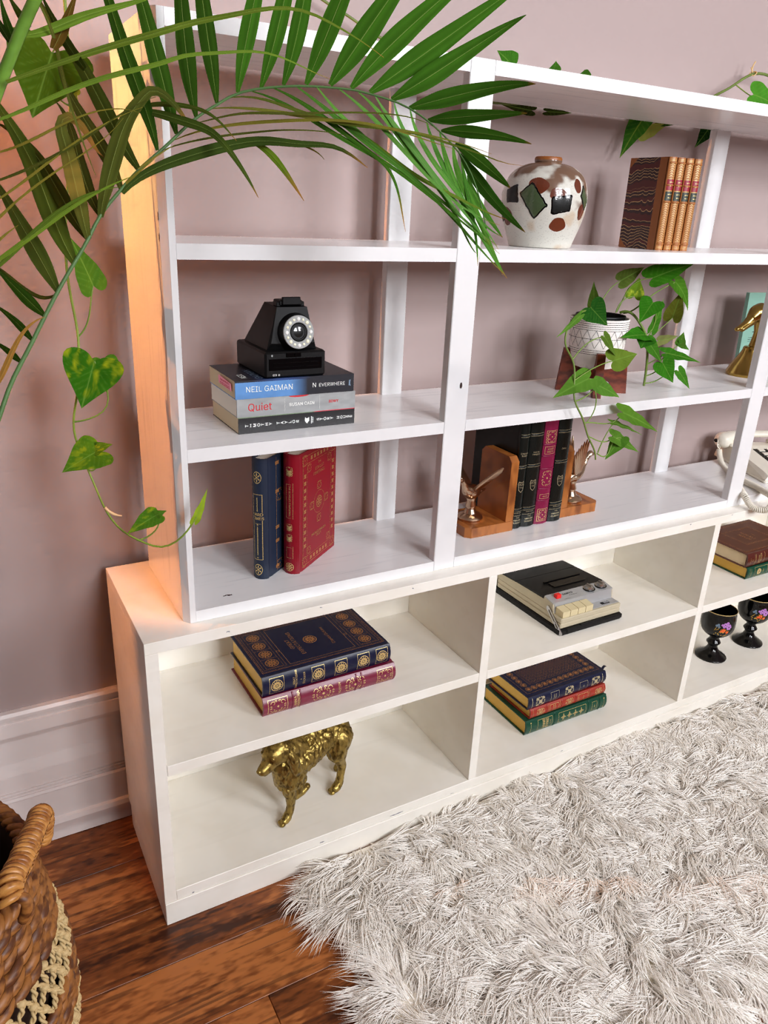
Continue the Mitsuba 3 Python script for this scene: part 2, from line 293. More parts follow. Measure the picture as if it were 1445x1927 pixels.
part(cab, 'back_panel', box(.0206, CD - .0087, .0487, 2.5547, CD - .0005, ZT - .0003, .0005), 'mat_cabinet')
part(cab, 'plinth', cat([box(0, -.0022, 0, 2.575, .018, .0483, .0008), box(0, .0183, 0, .02, CD - .02, .0483, .0008), box(2.555, .0183, 0, 2.575, CD - .02, .0483, .0008)]), 'mat_cabinet')
# worn spots where the paint is chipped along the front edges
chips = []
for x, z, w in ((.47, .0535, .030), (.60, .052, .006), (.30, .0545, .010), (.05, .052, .006), (.90, .0530, .008), (.47, .563, .004), (.29, .566, .003), (1.19, .5665, .005), (1.33, .5672, .004), (.13, .560, .005)):
    chips.append(sa.translate(sa.scale(unary_union([dot(RNG.uniform(-1, 1), RNG.uniform(-.4, .4), RNG.uniform(.25, .5), 2) for _ in range(6)]), w / 2, .0018, origin=(0, 0)), x, z))
mat('mat_chip', (128, 128, 136), .7)
decal(cab, 'paint_chip', chips, lambda s, t, h: np.c_[s, -.0001 - h, t], 'mat_chip', .00015, label='chipped paint showing grey')

# ------------------------------------------------------------------ the open shelf unit on it
HY, HYB, PY, RYF = .0313, .2634, .0491, .2449
LEV = [('bottom_board', .5704, .59), ('shelf', .8329, .853), ('shelf', 1.1139, 1.1342), ('top_board', 1.3781, 1.3978)]
PO = [(.5317, .5768), (1.3455, 1.3913), (2.16, 2.205)]; RE = [(.5283, .5727), (1.3389, 1.3859), (2.155, 2.20)]
hut = thing('shelf_unit', 'tall open white shelf unit of boards and square posts on the low bookcase', 'shelf unit')
# left end board: full depth, outer front arris planed off
m = extrude(sg.Polygon([(.0714, HYB), (.0889, HYB), (.0889, HY), (.0800, HY + .0005), (.0714, HY + .0115)]), 1.3978 - .5704); m.apply_translation([0, 0, .5704])
part(hut, 'end_board', m, 'mat_hutch')
for nme, z0, z1 in LEV:
    g = sg.box(.0891, HY, 2.2, HYB)
    for a, b in PO: g = g.difference(sg.box(a - .0002, HY - .01, b + .0002, PY + .0002))
    for a, b in RE: g = g.difference(sg.box(a - .0002, RYF - .0002, b + .0002, HYB + .01))
    m = extrude(g, z1 - z0); m.apply_translation([0, 0, z0]); part(hut, nme, m, 'mat_hutch')
for a, b in PO: part(hut, 'front_post', box(a, HY - .0006, .5704, b, PY, 1.3982, .0012), 'mat_hutch')
for a, b in RE: part(hut, 'rear_post', box(a, RYF, .5704, b, HYB, 1.3779, .0012), 'mat_hutch')
knots = []
for x, z, r in ((.5600, .9145, .0035), (.5710, .914, .0022)):
    knots.append(sa.translate(sa.scale(dot(0, 0, 1, 5), r * .7, r * 1.5), x, z))
decal(hut, 'knot', knots[:1], lambda s, t, h: np.c_[s, HY - .0007 - h, t], 'mat_joint', .0002, label='dark knot in the wood')
decal(hut, 'paint_chip', [sa.translate(sa.scale(dot(0, 0, 1, 3), .0022, .0055), y_, z_) for y_, z_ in ((.046, 1.222), (.044, 1.166), (.0445, 1.140), (.0455, 1.262))], lambda s, t, h: np.c_[.0713 - h, s, t], 'mat_joint', .0002, label='nail marks along the front edge of the end board')
decal(hut, 'paint_chip', [sa.scale(dot(.118 + .035, .060, .003, 3), 1, .5), line([(.144, .061), (.150, .0625), (.157, .0600)], .0022)], lambda s, t, h: np.c_[s, t, .5901 + h], 'mat_joint', .0002, label='chip in the paint of the bottom board')

# ------------------------------------------------------------------ books
UP, XP, YP = A([0, 0, 1.0]), A([1.0, 0, 0]), A([0, 1.0, 0])
class Book:
    """Local frame: ex along the spine, ey from the spine to the fore-edge, ez = ex x ey through the thickness."""
    def __init__(s, at, ex, ey, L, W, T, cover, pages, label, group=None, bulge=.004, board=.0024, over=.003, hinge=True, bands=(), shade=None):
        s.o, s.ex, s.ey = A(at, float), unit(ex), unit(ey); s.ez = np.cross(s.ex, s.ey); s.L, s.W, s.T, s.b = L, W, T, bulge
        s.key = thing('book', label, 'book', group); c = board
        n = 13 if bulge > 1e-5 else 2; t = np.linspace(0, T, n); arc = lambda off: [(-s.curve(z) + off, z) for z in t]
        d = .0011 if hinge else 0
        outer = [(W, 0), (.0105, 0), (.0075, d), (.0045, d), (.002, 0)] + arc(0) + [(.002, T), (.0045, T - d), (.0075, T - d), (.0105, T), (W, T)]
        inner = [(W, T - c), (.003, T - c)] + [(max(.0012, c) - s.curve(z) * .6, z) for z in t[::-1] if c < z < T - c] + [(.003, c), (W, c)]
        poly = outer + inner; m = trimesh.creation.extrude_polygon(sg.Polygon(poly), L, engine='earcut')
        if shade is not None:
            v, f = trimesh.remesh.subdivide_to_size(m.vertices, m.faces, .008, max_iter=9); m = trimesh.Trimesh(v, f, process=False)
        loc = np.c_[m.vertices[:, 2], m.vertices[:, 0], m.vertices[:, 1]]; m = trimesh.Trimesh(s.P(loc[:, 0], loc[:, 1], loc[:, 2]), m.faces, process=False)
        if shade is None: part(s.key, 'cover', m, cover, 40)
        else: part(s.key, 'cover', m, 'mat_print', color=shade(loc))
        pg = box(over, max(.0014, c * .8) if bulge < .001 else .003, c + .0001, L - over, W - over, T - c - .0001, .0004)
        n_leaf = 1
        part(s.key, 'pages', s.place(pg), pages)
        for k in bands:
            a = [(-s.curve(z) - .0002, z) for z in np.linspace(.0012, T - .0012, 9)]
            tb = tube([(k, y, z) for y, z in a], .0011, 6); tb.vertices[:, 0] = k + (tb.vertices[:, 0] - k) * 1.5
            part(s.key, 'raised_band', s.place(tb), cover, True)
    def curve(s, z): return s.b * (1 - ((z - s.T / 2) / (s.T / 2)) ** 2)
    def P(s, x, y, z): return s.o + np.outer(x, s.ex) + np.outer(y, s.ey) + np.outer(z, s.ez)
    def place(s, m): return trimesh.Trimesh(s.P(*m.vertices.T), m.faces, process=False)
    def spine(s, a, b, h): return s.P(a, -s.curve(b) - .0001 - h, b)
    def top(s, a, b, h): return s.P(a, b, s.T + .0001 + h)             # (along, across) on the face at z = T
    def low(s, a, b, h): return s.P(b, a, -.0001 - h)                  # (across, along) on the face at z = 0
    def stamp(s, where, shapes, ink='mat_gold', name='gold_tooling', h=.0003, edge=None): decal(s.key, name, shapes, getattr(s, where), ink, h, edge)

# -- three paperbacks under the camera
G = 'paperbacks under the instant camera'
b = Book((.1838, .081, .8531), (1, -.004, 0), (.004, 1, 0), .2, .129, .0262, None, 'mat_paper', 'black paperback with spaced white lettering, lowest of the stack under the camera', bulge=0, board=.0008, over=0, hinge=False,
         shade=lambda q: np.where((q[:, 2] > .0252)[:, None], np.where((q[:, 0] > .125)[:, None], A(lin(206, 70, 84)), A(lin(120, 140, 110))), A(lin(24, 23, 25))))
for k, (w, x0, x1) in enumerate((('TIMOTHY', .013, .052), ('TAYLOR', .065, .098), ('STORY', .134, .158), ('HOUSE', .170, .193))):
    b.stamp('spine', [text(ch, .0048, x0 + (x1 - x0) * i / (len(w) - 1), .0125, 90 if ch not in 'OI' else 0, True) for i, ch in enumerate(w)], 'mat_whiteink', 'lettering')
b.stamp('spine', [sg.Polygon([(.111, .018), (.113, .016), (.116, .016), (.118, .018), (.1185, .012), (.1145, .007), (.1105, .012)]), line([(.122, .007), (.122, .018)], .0012), line([(.1245, .008), (.1245, .017)], .0012)], 'mat_whiteink', 'emblem')
b = Book((.182, .081, .8794), (1, -.006, 0), (.006, 1, 0), .202, .129, .0285, None, 'mat_cream', 'grey paperback with red title in the middle of the stack under the camera', bulge=0, board=.0008, over=0, hinge=False,
         shade=lambda q: A(lin(150, 152, 152)) * (.8 + .5 * meshkit.fbm(q * A([60, 90, 90]), 3))[:, None])
b.stamp('spine', [text('Quiet', .0115, .037, .0145)], 'mat_redink', 'lettering'); b.stamp('spine', [text('SUSAN CAIN', .0048, .107, .0145, 0, True, 1.05)], 'mat_whiteink', 'lettering')
b.stamp('spine', [text('BDWY', .0042, .163, .0145, 0, True)], 'mat_redink', 'lettering'); b.stamp('spine', [line([(.078, .003), (.078, .0255)], .0004), line([(.138, .003), (.138, .0255)], .0004)], 'mat_whiteink', 'rule')
b.stamp('spine', [sa.scale(sg.Point(.102, .0283).buffer(.017, 12), 1, .16).intersection(sg.box(0, 0, 1, .0284))], 'mat_redink', 'red_dot')
def never(q):
    k = np.clip((.118 - q[:, 0]) / .03, 0, 1)[:, None]; n = meshkit.fbm(q * 55, 3)[:, None]; face = (q[:, 2] > .0255)[:, None]
    spine_c = A(lin(92, 142, 200)) * (.75 + .5 * n) * k + A(lin(26, 28, 36)) * (1 - k)
    kk = np.clip((q[:, 0] - .028) / .05, 0, 1)[:, None] * np.clip((.125 - q[:, 0]) / .05, 0, 1)[:, None] * np.clip((.09 - q[:, 1]) / .09, 0, 1)[:, None]
    return np.where(face, A(lin(40, 70, 128)) * kk + A(lin(24, 26, 34)) * (1 - kk), spine_c)
b = Book((.1795, .0795, .9083), (1, -.01, 0), (.01, 1, 0), .2, .130, .0285, None, 'mat_paper', 'blue and black paperback directly under the instant camera with a pink paper flag', bulge=0, board=.0008, over=0, hinge=False, shade=never)
b.stamp('spine', [text('NEIL GAIMAN', .0085, .055, .0145, 0, False, .98)], 'mat_whiteink', 'lettering'); b.stamp('spine', [text('N', .0072, .130, .0145), text('EVERWHERE', .0056, .161, .0140, 0, False, 1.0)], 'mat_whiteink', 'lettering')
b.stamp('spine', [sg.Polygon([(.191, .018), (.194, .020), (.1935, .012), (.195, .009), (.1905, .010)])], 'mat_bluegray', 'emblem')
b.stamp('top', [text('NEIL', .010, .020, .030, 90)], 'mat_whiteink', 'lettering'); b.stamp('top', [text('GAIMAN', .012, .042, .040, 90)], 'mat_bluegray', 'lettering')
pk = thing('paper_flag', 'pink paper flag sticking out of the blue and black paperback', 'paper')
q = [(.1776, .150, .9215), (.1776, .092, .9190), (.1772, .092, .9305), (.1772, .150, .9335)]
part(pk, 'slip', hull([A(p) + A([dx, 0, 0]) for p in q for dx in (0, -.0008)]), 'mat_pink')
part(pk, 'writing', cat([box(.1763, .098, .9215 + .0042 * k, .1764, .143, .9222 + .0042 * k, .0001) for k in (0, .55)] + [box(.1763, .100 + .0042 * i, .9275, .1764, .1028 + .0042 * i, .9290 + .0014 * (i % 2), .0001) for i in range(10)]), 'mat_redink')

# -- two tall books on the bottom board, left bay
zb = .5903
b = Book((.2330, .0905, zb), UP, (.788, .616, 0), .214, .135, .0288, 'mat_slate', 'mat_cream', 'dark blue hardback with gold framed spine, standing left of the crimson one', bulge=.009)
L = b.L; T = b.T; c = T / 2
ink = [frame(.036, c - .0085, .154, c + .0085, .0011).difference(sg.box(.108, 0, .122, T)), line([(.045, c), (.096, c)], .0016), line([(.126, c), (.148, c)], .0014), dot(.1, c, .0014), dot(.125, c, .0013), line([(.102, c - .006), (.102, c + .006)], .0006)]
b.stamp('spine', ink + [sa.scale(rosette(.183, c, .0075, 6), 1.4, 1), sa.scale(rosette(.0175, c, .0075, 6), 1.4, 1), text('HARD', .005, .1185, c, -90, True), text('TIMES', .0048, .1115, c, -90, True), blur_print('xx', .003, .040, c, -90)], edge=.004)
b.stamp('low', [line([(.028, .004), (.028, .21)], .0009)] + [floret(.028 + dx, z, .004) for z in (.012, .06, .085, .15, .2) for dx in (0, .006)] + [scrolls(.028, .004, .05, .024, .0008), scrolls(.028, .13, .05, .155, .0008)], 'mat_copperink')
b = Book((.2880, .0860, zb), UP, (.788, .616, 0), .216, .137, .0305, 'mat_crimson', 'mat_cream', 'crimson hardback with gold bordered cover angled open to the viewer on the bottom board', bulge=.008)
T = b.T; c = T / 2; L = b.L; W = b.W
b.stamp('spine', [frame(.104, c - .004, .165, c + .006, .0008).difference(sg.box(.1045, c - .005, .1645, c + .0015)), line([(.103, c - .0065), (.167, c - .0065)], .0006), floret(.185, c, .006), scrolls(.178, c - .007, .196, c + .007, .0008), floret(.086, c, .005), floret(.066, c, .005), scrolls(.06, c - .006, .075, c + .006, .0007), scrolls(.08, c - .006, .094, c + .006, .0007),
                  frame(.030, c - .004, .050, c + .006, .0008).difference(sg.box(.0305, c - .005, .0495, c + .0015)), line([(.029, c - .0065), (.052, c - .0065)], .0006), rosette(.013, c, .008, 8), text('THE SCARLET PIMPERNEL', .0032, .135, c - .001, 180)], edge=.004)
ink = [frame(.012, .008, W - .006, L - .008, .0008), frame(.026, .022, W - .020, L - .022, .0006)]
for z in np.arange(.045, L - .035, .0128): ink += [floret(.019, z, .0048), floret(W - .013, z, .0048)]
for x in np.arange(.042, W - .03, .0118): ink += [floret(x, .015, .0046), floret(x, L - .015, .0046)]
for x in (.018, W - .013):
    for z in (.015, L - .015): ink.append(scrolls(x - .009, z - .011, x + .009, z + .011, .0009))
cx = (W + .006) / 2; cz = .112
ink += [rosette(cx, cz, .011, 8), ring(cx, cz, .021, .0007)] + [scrolls(cx + .027 * math.cos(a) - .008, cz + .031 * math.sin(a) - .008, cx + .027 * math.cos(a) + .008, cz + .031 * math.sin(a) + .008, .0010) for a in (0, math.pi / 2, math.pi, 1.5 * math.pi)]
for x, z in ((.034, .032), (W - .028, .032), (.034, L - .032), (W - .028, L - .032)): ink.append(scrolls(x - .007, z - .008, x + .007, z + .008, .0008))
b.stamp('low', ink + [text('THE', .0045, cx, .186), text('SCARLET', .0055, cx, .177), text('PIMPERNEL', .0055, cx, .168), text('BARONESS EMMUSKA', .0042, cx, .056, 0, True, .9), text('ORCZY', .0042, cx, .050, 0, True)], 'mat_copperink')

# -- four dark volumes between the bookends
def classic(x1, T, title, author, label, cov='mat_blackgreen'):
    b = Book((x1, .0995, zb), UP, YP, .226, .145, T, cov, 'mat_cream', label, 'dark green matching volumes between the bookends', bulge=.0045, bands=[.04, .132, .196])
    c = T / 2; ink = []
    for k in (.028, .037, .043, .1295, .1345, .1935, .1985): ink.append(line([(k, .001), (k, T - .001)], .0007))
    sh = sg.Polygon([(.078, c), (.083, c - .0055), (.096, c - .0075), (.102, c - .006), (.1, c), (.102, c + .006), (.096, c + .0075), (.083, c + .0055)])
    ink += [sh.difference(sh.buffer(-.0011)), line([(.094, c - .006), (.094, c + .006)], .0006), text('VE RI', .003, .0965, c, -90), text('TAS', .003, .089, c, -90)]
    ink += [text('THE', .0032, .0235, c, -90), text('HARVARD', .0031, .0178, c, -90, True), text('CLASSICS', .0031, .0122, c, -90, True), blur_print(author, .0019, .0335, c, -90)]
    ink += [text(w, .0031, .160 - .0048 * i, c, -90, False, .95) for i, w in enumerate(title)]
    b.stamp('spine', ink, 'mat_silvergold', edge=.004); return b
classic(.7855, .0238, ['EDMUND', 'BURKE'], 'PILGRIM EDITION', 'dark green gilt volume next to the left oak bookend'); classic(.8205, .0340, ['PASCAL', 'PENSEES'], 'PILGRIM EDITION', 'dark green gilt volume second from the left oak bookend')
b = Book((.8565, .0995, zb), UP, YP, .224, .145, .0350, 'mat_burgundy', 'mat_cream', 'burgundy gilt volume among the dark green ones between the bookends', bulge=.0045, bands=[.052, .078, .121, .148, .172])
c = b.T / 2; b.stamp('spine', [frame(.006, c - .013, .034, c + .013, .001), scrolls(.008, c - .011, .032, c + .011, .001), frame(.056, c - .012, .066, c + .012, .0008), scrolls(.083, c - .013, .118, c + .013, .0011), frame(.152, c - .013, .168, c + .013, .0008), scrolls(.176, c - .012, .2, c + .012, .001), frame(.175, c - .013, .201, c + .013, .0008),
                            blur_print('xxxxxxx', .0026, .061, c, -90), text('ADAM', .0036, .1628, c, -90), text('SMITH', .0036, .157, c, -90)], edge=.004)
classic(.8925, .0345, ['DANA'], 'PILGRIM EDITION', 'dark green gilt volume next to the right oak bookend')

# -- four tan leather volumes with marbled boards on the upper shelf
for k in range(4):
    T = .0195; x = 1.052 + .0212 * k + T; tilt = .012 + .004 * k
    b = Book((x, .104 - .002 * k, 1.1345), (0.0, 0, 1), YP, .167, .098, T, 'mat_tan', 'mat_cream', ('leftmost tan leather volume showing its marbled board', 'tan leather volume second from the marbled board', 'tan leather volume third from the marbled board', 'rightmost tan leather volume beside the rear post')[k], 'tan leather volumes on the upper shelf', bulge=.0055, bands=[.012, .088, .118, .157])
    c = T / 2
    for z0, z1, ink in ((.0905, .1065, 'mat_labelgreen'), (.109, .128, 'mat_labelred')):
        b.stamp('spine', [sg.box(z0, .001, z1, T - .001)], ink, 'title_label', .0002, edge=.003)
        b.stamp('spine', [blur_print(w, .0022, z, c, -90) for w, z in (('xxxxxxx', z1 - .005), ('xxx xx', z1 - .011))], edge=.004, h=.0005)
    g = []
    for z in np.r_[np.arange(.016, .086, .0042), np.arange(.132, .154, .0042)]:
        g.append(line([(z, .002), (z + .0028, T * .28), (z, T * .5), (z + .0028, T * .72), (z, T - .002)], .0008))
    for z in (.004, .0065, .0885, .1075, .129, .1605, .163): g.append(line([(z, .0012), (z, T - .0012)], .0007))
    b.stamp('spine', g, edge=.004)
    if k == 0:       # marbled paper on the board, leather at the back and the corners
        b.stamp('top', [sg.Polygon([(0, .022), (.167, .022), (.167, .078), (.147, .098), (.02, .098), (0, .078)])], 'mat_marbled', 'marbled_board', .0004)
        b.stamp('top', [sg.Polygon([(0, .078), (.02, .098), (0, .098)]), sg.Polygon([(.167, .078), (.147, .098), (.167, .098)]), sg.box(0, .004, .167, .022)], 'mat_tandark', 'leather_corner', .0005)

# -- gilt books lying in the cabinet
def spine_ink(b, ink, **k): b.stamp('spine', ink, edge=.005, **k)
b = Book((.2045, .0558, .3373), (1, .004, 0), (-.004, 1, 0), .2695, .166, .0385, 'mat_maroon', 'mat_giltedge', 'maroon gilt leather book lying under the navy one in the upper left cubby', bulge=.008, bands=[.056, .071, .185, .196], over=.004)
T = b.T; c = T / 2; spine_ink(b, [frame(.008, c - .0145, .046, c + .0145, .001), scrolls(.011, c - .013, .043, c + .013, .0011), scrolls(.092, c - .015, .140, c + .015, .0012), scrolls(.100, c - .010, .132, c + .010, .001), scrolls(.159, c - .015, .205, c + .015, .0012), scrolls(.167, c - .01, .197, c + .01, .001), frame(.229, c - .0145, .263, c + .0145, .001), scrolls(.231, c - .013, .261, c + .013, .001),
                                 text('ANNA', .0050, .0605, c, 90, True), text('KARENINA', .0050, .0670, c, 90, True), text('TOLSTOY', .0040, .1495, c, 90, True)])
b = Book((.2055, .0583, .3764), (1, .02, 0), (-.02, 1, 0), .2600, .160, .0400, 'mat_navy', 'mat_giltedge', 'navy gilt leather book with rosettes lying on the maroon gilt one', bulge=.006, over=.004)
T = b.T; c = T / 2; ink = []
for x in (.026, .107, .154, .201, .241):
    w = .0125 if x > .05 else .0135
    ink += [rosette(x, c, .0115, 12)] + [line([(x - w, c + sy * .0155), (x + w, c + sy * .0155)], .0009) for sy in (-1, 1)] + [line([(x + sx * w, c - .0155), (x + sx * w, c + .0155)], .0009) for sx in (-1, 1)]
spine_ink(b, ink + [text('GREAT', .0036, .0585, c, 90, True), text('EXPECTATIONS', .0036, .0635, c, 90, True), dot(.0725, c, .001), text('Dickens', .0048, .0785, c, 90)])
W = b.W; ink = [frame(.006, .010, .254, W - .006, .0007), frame(.0085, .0125, .2515, W - .0085, .0005), frame(.062, .018, .196, W - .012, .0009), frame(.012, .018, .056, W - .012, .0006), frame(.203, .018, .248, W - .012, .0006)]
for x in (.034, .2255):
    for y in np.linspace(.036, W - .03, 4): ink += [rosette(x, y, .0125, 10), frame(x - .0165, y - .0158, x + .0165, y + .0158, .0005)]
ink += [rosette(.130, W / 2, .0135, 12), ring(.059, W * .42, .003, .0008), ring(.1995, W * .42, .003, .0008), text('GREAT', .0078, .088, W / 2, 90), text('EXPECTATIONS', .0078, .100, W / 2, 90), text('Charles Dickens', .0062, .166, W / 2, 90)]
b.stamp('top', ink, 'mat_copperink')

G = 'gilt books stacked in the lower middle cubby'
b = Book((.8425, .0665, .0704), (1, -.002, 0), (.002, 1, 0), .2500, .160, .0385, 'mat_bottle', 'mat_giltedge', 'green gilt leather book, lowest of three stacked in the lower middle cubby', bulge=.006, bands=[.086, .192, .228], over=.004)
T = b.T; c = T / 2; ink = [frame(.034, c - .014, .078, c + .014, .0009), frame(.097, c - .0135, .183, c + .0135, .0009), frame(.202, c - .012, .218, c + .012, .0008), text('JANE', .0075, .052, c, 90, True), text('EYRE', .0075, .0625, c, 90, True), text('Bronte', .0030, .072, c, 90), blur_print('xxxx', .003, .21, c, 90)]
for x in (.112, .1305, .149, .1675):
    q = [(x + (.0085 if k % 2 == 0 else .0032) * math.cos(k * math.pi / 4), c + (.0105 if k % 2 == 0 else .0038) * math.sin(k * math.pi / 4)) for k in range(8)]; q = sg.Polygon(q)
    ink += [q.difference(q.buffer(-.0014)), dot(x, c, .0018)]
ink += [line([(.014, c - .011), (.014, c + .011)], .0008), dot(.014, c - .012, .0018), dot(.014, c + .012, .0018), line([(.241, c - .011), (.241, c + .011)], .0008), dot(.241, c + .012, .0018), dot(.241, c - .012, .0018)]
spine_ink(b, ink)
b = Book((.8545, .0700, .1092), (1, .01, 0), (-.01, 1, 0), .2350, .150, .0265, 'mat_red', 'mat_giltedge', 'red gilt leather book between the navy and the green one in the lower middle cubby', bulge=.005, bands=[.05, .095, .14, .185], over=.004)
T = b.T; c = T / 2; spine_ink(b, [scrolls(.018, c - .0095, .042, c + .0095, .0012), rosette(.030, c, .006), scrolls(.106, c - .0095, .131, c + .0095, .0012), rosette(.1185, c, .006), scrolls(.2, c - .0095, .224, c + .0095, .0012), rosette(.212, c, .006), frame(.058, c - .009, .086, c + .009, .0008), frame(.148, c - .009, .178, c + .009, .0008), blur_print('xxx xxxx', .003, .069, c, 90), blur_print('xx xxxxx', .003, .0745, c, 90), blur_print('xxxxx', .003, .163, c, 90)] + [line([(x, .002), (x, T - .002)], .0006) for x in (.008, .0545, .0905, .1445, .182, .229)])
b = Book((.8455, .0705, .1360), (1, .03, 0), (-.03, 1, 0), .2440, .150, .0335, 'mat_navy', 'mat_giltedge', 'navy patterned leather book with ribbon, topmost of three in the lower middle cubby', bulge=.006, over=.004)
T = b.T; c = T / 2; W = b.W; ink = [blur_print('xxxxxxxx', .0030, .076, c, 90), blur_print('xxxxxxx', .0030, .0815, c, 90), blur_print('xxx', .0030, .170, c, 90), frame(.066, c - .012, .092, c + .012, .0008), frame(.157, c - .011, .183, c + .011, .0008), line([(.010, .004), (.010, T - .004)], .0018), line([(.232, .004), (.232, T - .004)], .0018)]
for x in (.034, .124, .210): ink += [scrolls(x - .014, c - .013, x + .014, c + .013, .0013), floret(x, c, .007), floret(x - .009, c + .008, .004), floret(x + .009, c - .008, .004), floret(x - .009, c - .008, .004), floret(x + .009, c + .008, .004)]
b.stamp('spine', ink, 'mat_silvergold', edge=.005)
ink = [frame(.008, .012, .236, W - .008, .0006), frame(.038, .040, .206, W - .034, .0006)]
for x in np.arange(.023, .235, .0165):
    for y in (.026, W - .021): ink.append(unary_union([ring(x, y, .0075, .0012), floret(x, y, .005)]))
for y in np.arange(.044, W - .03, .0165):
    for x in (.023, .221): ink.append(unary_union([ring(x, y, .0075, .0012), floret(x, y, .005)]))
for i, x in enumerate(np.arange(.046, .203, .009)):
    for j, y in enumerate(np.arange(.047, W - .038, .009)): ink.append(ring(x, y, .0034, .0007) if (i + j) % 2 else sa.rotate(frame(x - .003, y - .003, x + .003, y + .003, .0006), 45))
b.stamp('top', ink, 'mat_copperink')
rb = curve([b.P([.241], [.018], [.020])[0], b.P([.249], [.016], [.024])[0], b.P([.257], [.018], [.028])[0], b.P([.268], [.020], [.027])[0]], 10)
n = len(rb); v = np.vstack([rb + A([0, -.0035, 0]), rb + A([0, .0035, 0]), rb + A([0, .0035, .0006]), rb + A([0, -.0035, .0006])]); f = []
for k in range(4):
    for i in range(n - 1): a, c_ = k * n + i, ((k + 1) % 4) * n + i; f += [[a, a + 1, c_ + 1], [a, c_ + 1, c_]]
part(b.key, 'ribbon', trimesh.Trimesh(v, f, process=False), 'mat_navy', label='navy ribbon marker')

b = Book((1.521, .0535, .3373), (1, .0, 0), (.0, 1, 0), .225, .158, .0325, 'mat_bottle', 'mat_giltedge', 'green book with a round cream stamp under the brown one in the right cubby', bulge=.005, over=.004)
T = b.T; c = T / 2; spine_ink(b, [sg.Point(.045, c).buffer(.0085), frame(.028, c - .013, .080, c + .013, .0008), line([(.014, .004), (.014, T - .004)], .0007), line([(.009, .004), (.009, T - .004)], .0007), blur_print('xxxxx', .0035, .062, c, 90)])
b.stamp('spine', [line([(.041, c - .003), (.045, c + .002), (.049, c - .001)], .0012), line([(.045, c - .005), (.045, c + .005)], .001)], 'mat_ink', 'emblem', .0006)
b = Book((1.512, .0565, .3704), (1, .015, 0), (-.015, 1, 0), .225, .158, .0380, 'mat_brownleather', 'mat_paper', 'brown leather book with framed title lying on the green one in the right cubby', bulge=.006, over=.004)
T = b.T; c = T / 2; W = b.W; spine_ink(b, [line([(.030, .004), (.030, T - .004)], .0009), line([(.034, .004), (.034, T - .004)], .0009), text('MARK', .006, .046, c, 90), text('TWAIN', .006, .054, c, 90), text('12', .004, .02, c, 90), line([(.012, c - .008), (.012, c + .008)], .0008), line([(.068, .004), (.068, T - .004)], .0009)])
b.stamp('top', [frame(.008, .010, .217, W - .008, .0008), frame(.012, .014, .213, W - .012, .0005), frame(.056, .040, .17, W - .036, .0009), frame(.060, .044, .166, W - .040, .0006), text('MARK', .010, .095, W / 2, 90), text('TWAIN', .010, .112, W / 2, 90), blur_print('xxxxx', .004, .132, W / 2, 90)], 'mat_copperink')

# ------------------------------------------------------------------ instant camera on the paperbacks
z0 = .9372; t = thing('instant_camera', 'black instant camera with a ring of flash bulbs on top of the paperbacks', 'camera')
part(t, 'body', cat([box(.2275, .079, z0, .3290, .209, z0 + .0400, .003)]), 'mat_black')
part(t, 'film_slot', cat([box(.234, .0775, z0 + .012, .322, .0792, z0 + .030, .0006), box(.240, .0768, z0 + .017, .316, .0778, z0 + .0235, .0004)]), 'mat_blackgloss')
part(t, 'latch', cat([box(.262, .0772, z0 + .0315, .2865, .0792, z0 + .0385, .0006), lathe([(0, 0), (.0032, 0), (.0032, .0016), (0, .0016)], (0, 0, 0), 20).apply_transform(trimesh.transformations.rotation_matrix(math.pi / 2, (1, 0, 0))).apply_translation((.2785, .0775, z0 + .035))]), 'mat_blackgloss')
decal(t, 'marking', [frame(.240, z0 + .0035, .2465, z0 + .0062, .0005), frame(.249, z0 + .0035, .2515, z0 + .0062, .0005), frame(.238, z0 + .0335, .240, z0 + .0362, .0004)], lambda a, b_, h: np.c_[a, .0789 - h, b_], 'mat_whiteink')
zt = z0 + .0402
part(t, 'hood', hull([(.2385, .100, zt), (.3190, .094, zt), (.3190, .200, zt), (.2385, .200, zt), (.2550, .098, zt + .064), (.3040, .096, zt + .064), (.3040, .150, zt + .066), (.2550, .150, zt + .066), (.2440, .0945, zt + .010), (.3150, .092, zt + .010)]), 'mat_black')
part(t, 'viewfinder', cat([box(.2610, .102, zt + .0655, .2990, .128, zt + .0735, .0015), box(.2650, .099, zt + .0668, .2950, .104, zt + .0785, .001), box(.2570, .104, zt + .0640, .2640, .120, zt + .071, .001), box(.2960, .104, zt + .0640, .3030, .120, zt + .071, .001)]), 'mat_black')
CX, CY, CZ_ = .2840, .0890, zt + .0275
def facing(m, x=CX, y=CY, z=CZ_):                                     # +z of the lathe turned towards the viewer of the shelf, tipped up a little
    m.apply_transform(trimesh.transformations.rotation_matrix(math.radians(84), (1, 0, 0))); m.apply_translation((x, y, z)); return m
part(t, 'lens_barrel', facing(lathe([(0, -.012), (.0315, -.012), (.0275, .0), (.0265, .004), (.0255, .0062), (.0145, .0062), (0, .0062)], n=64)), 'mat_black', 30)
part(t, 'ring_light', facing(lathe([(.0142, .006), (.0142, .0076), (.0150, .0084), (.0245, .0084), (.0253, .0076), (.0253, .006)], n=64)), 'mat_ringlight', 30)
for k in range(16):
    a = 2 * math.pi * k / 16; r = .0022 if k % 2 else .0030
    part(t, 'flash_bulb', facing(ball((.0198 * math.cos(a), .0198 * math.sin(a), .0084), r, 2, (1, 1, .5))), 'mat_led' if k % 4 else 'mat_whiteink', True)
part(t, 'lens', facing(lathe([(0, .0072), (.006, .0068), (.0105, .0055), (.0125, .0058), (.0140, .0078), (.0144, .0078), (.0144, .005), (0, .005)], n=48)), 'mat_lens', 30)
part(t, 'lens_mount', facing(lathe([(.0105, .0060), (.0112, .0072), (.0125, .0072), (.0130, .0060)], n=48)), 'mat_black', 30)

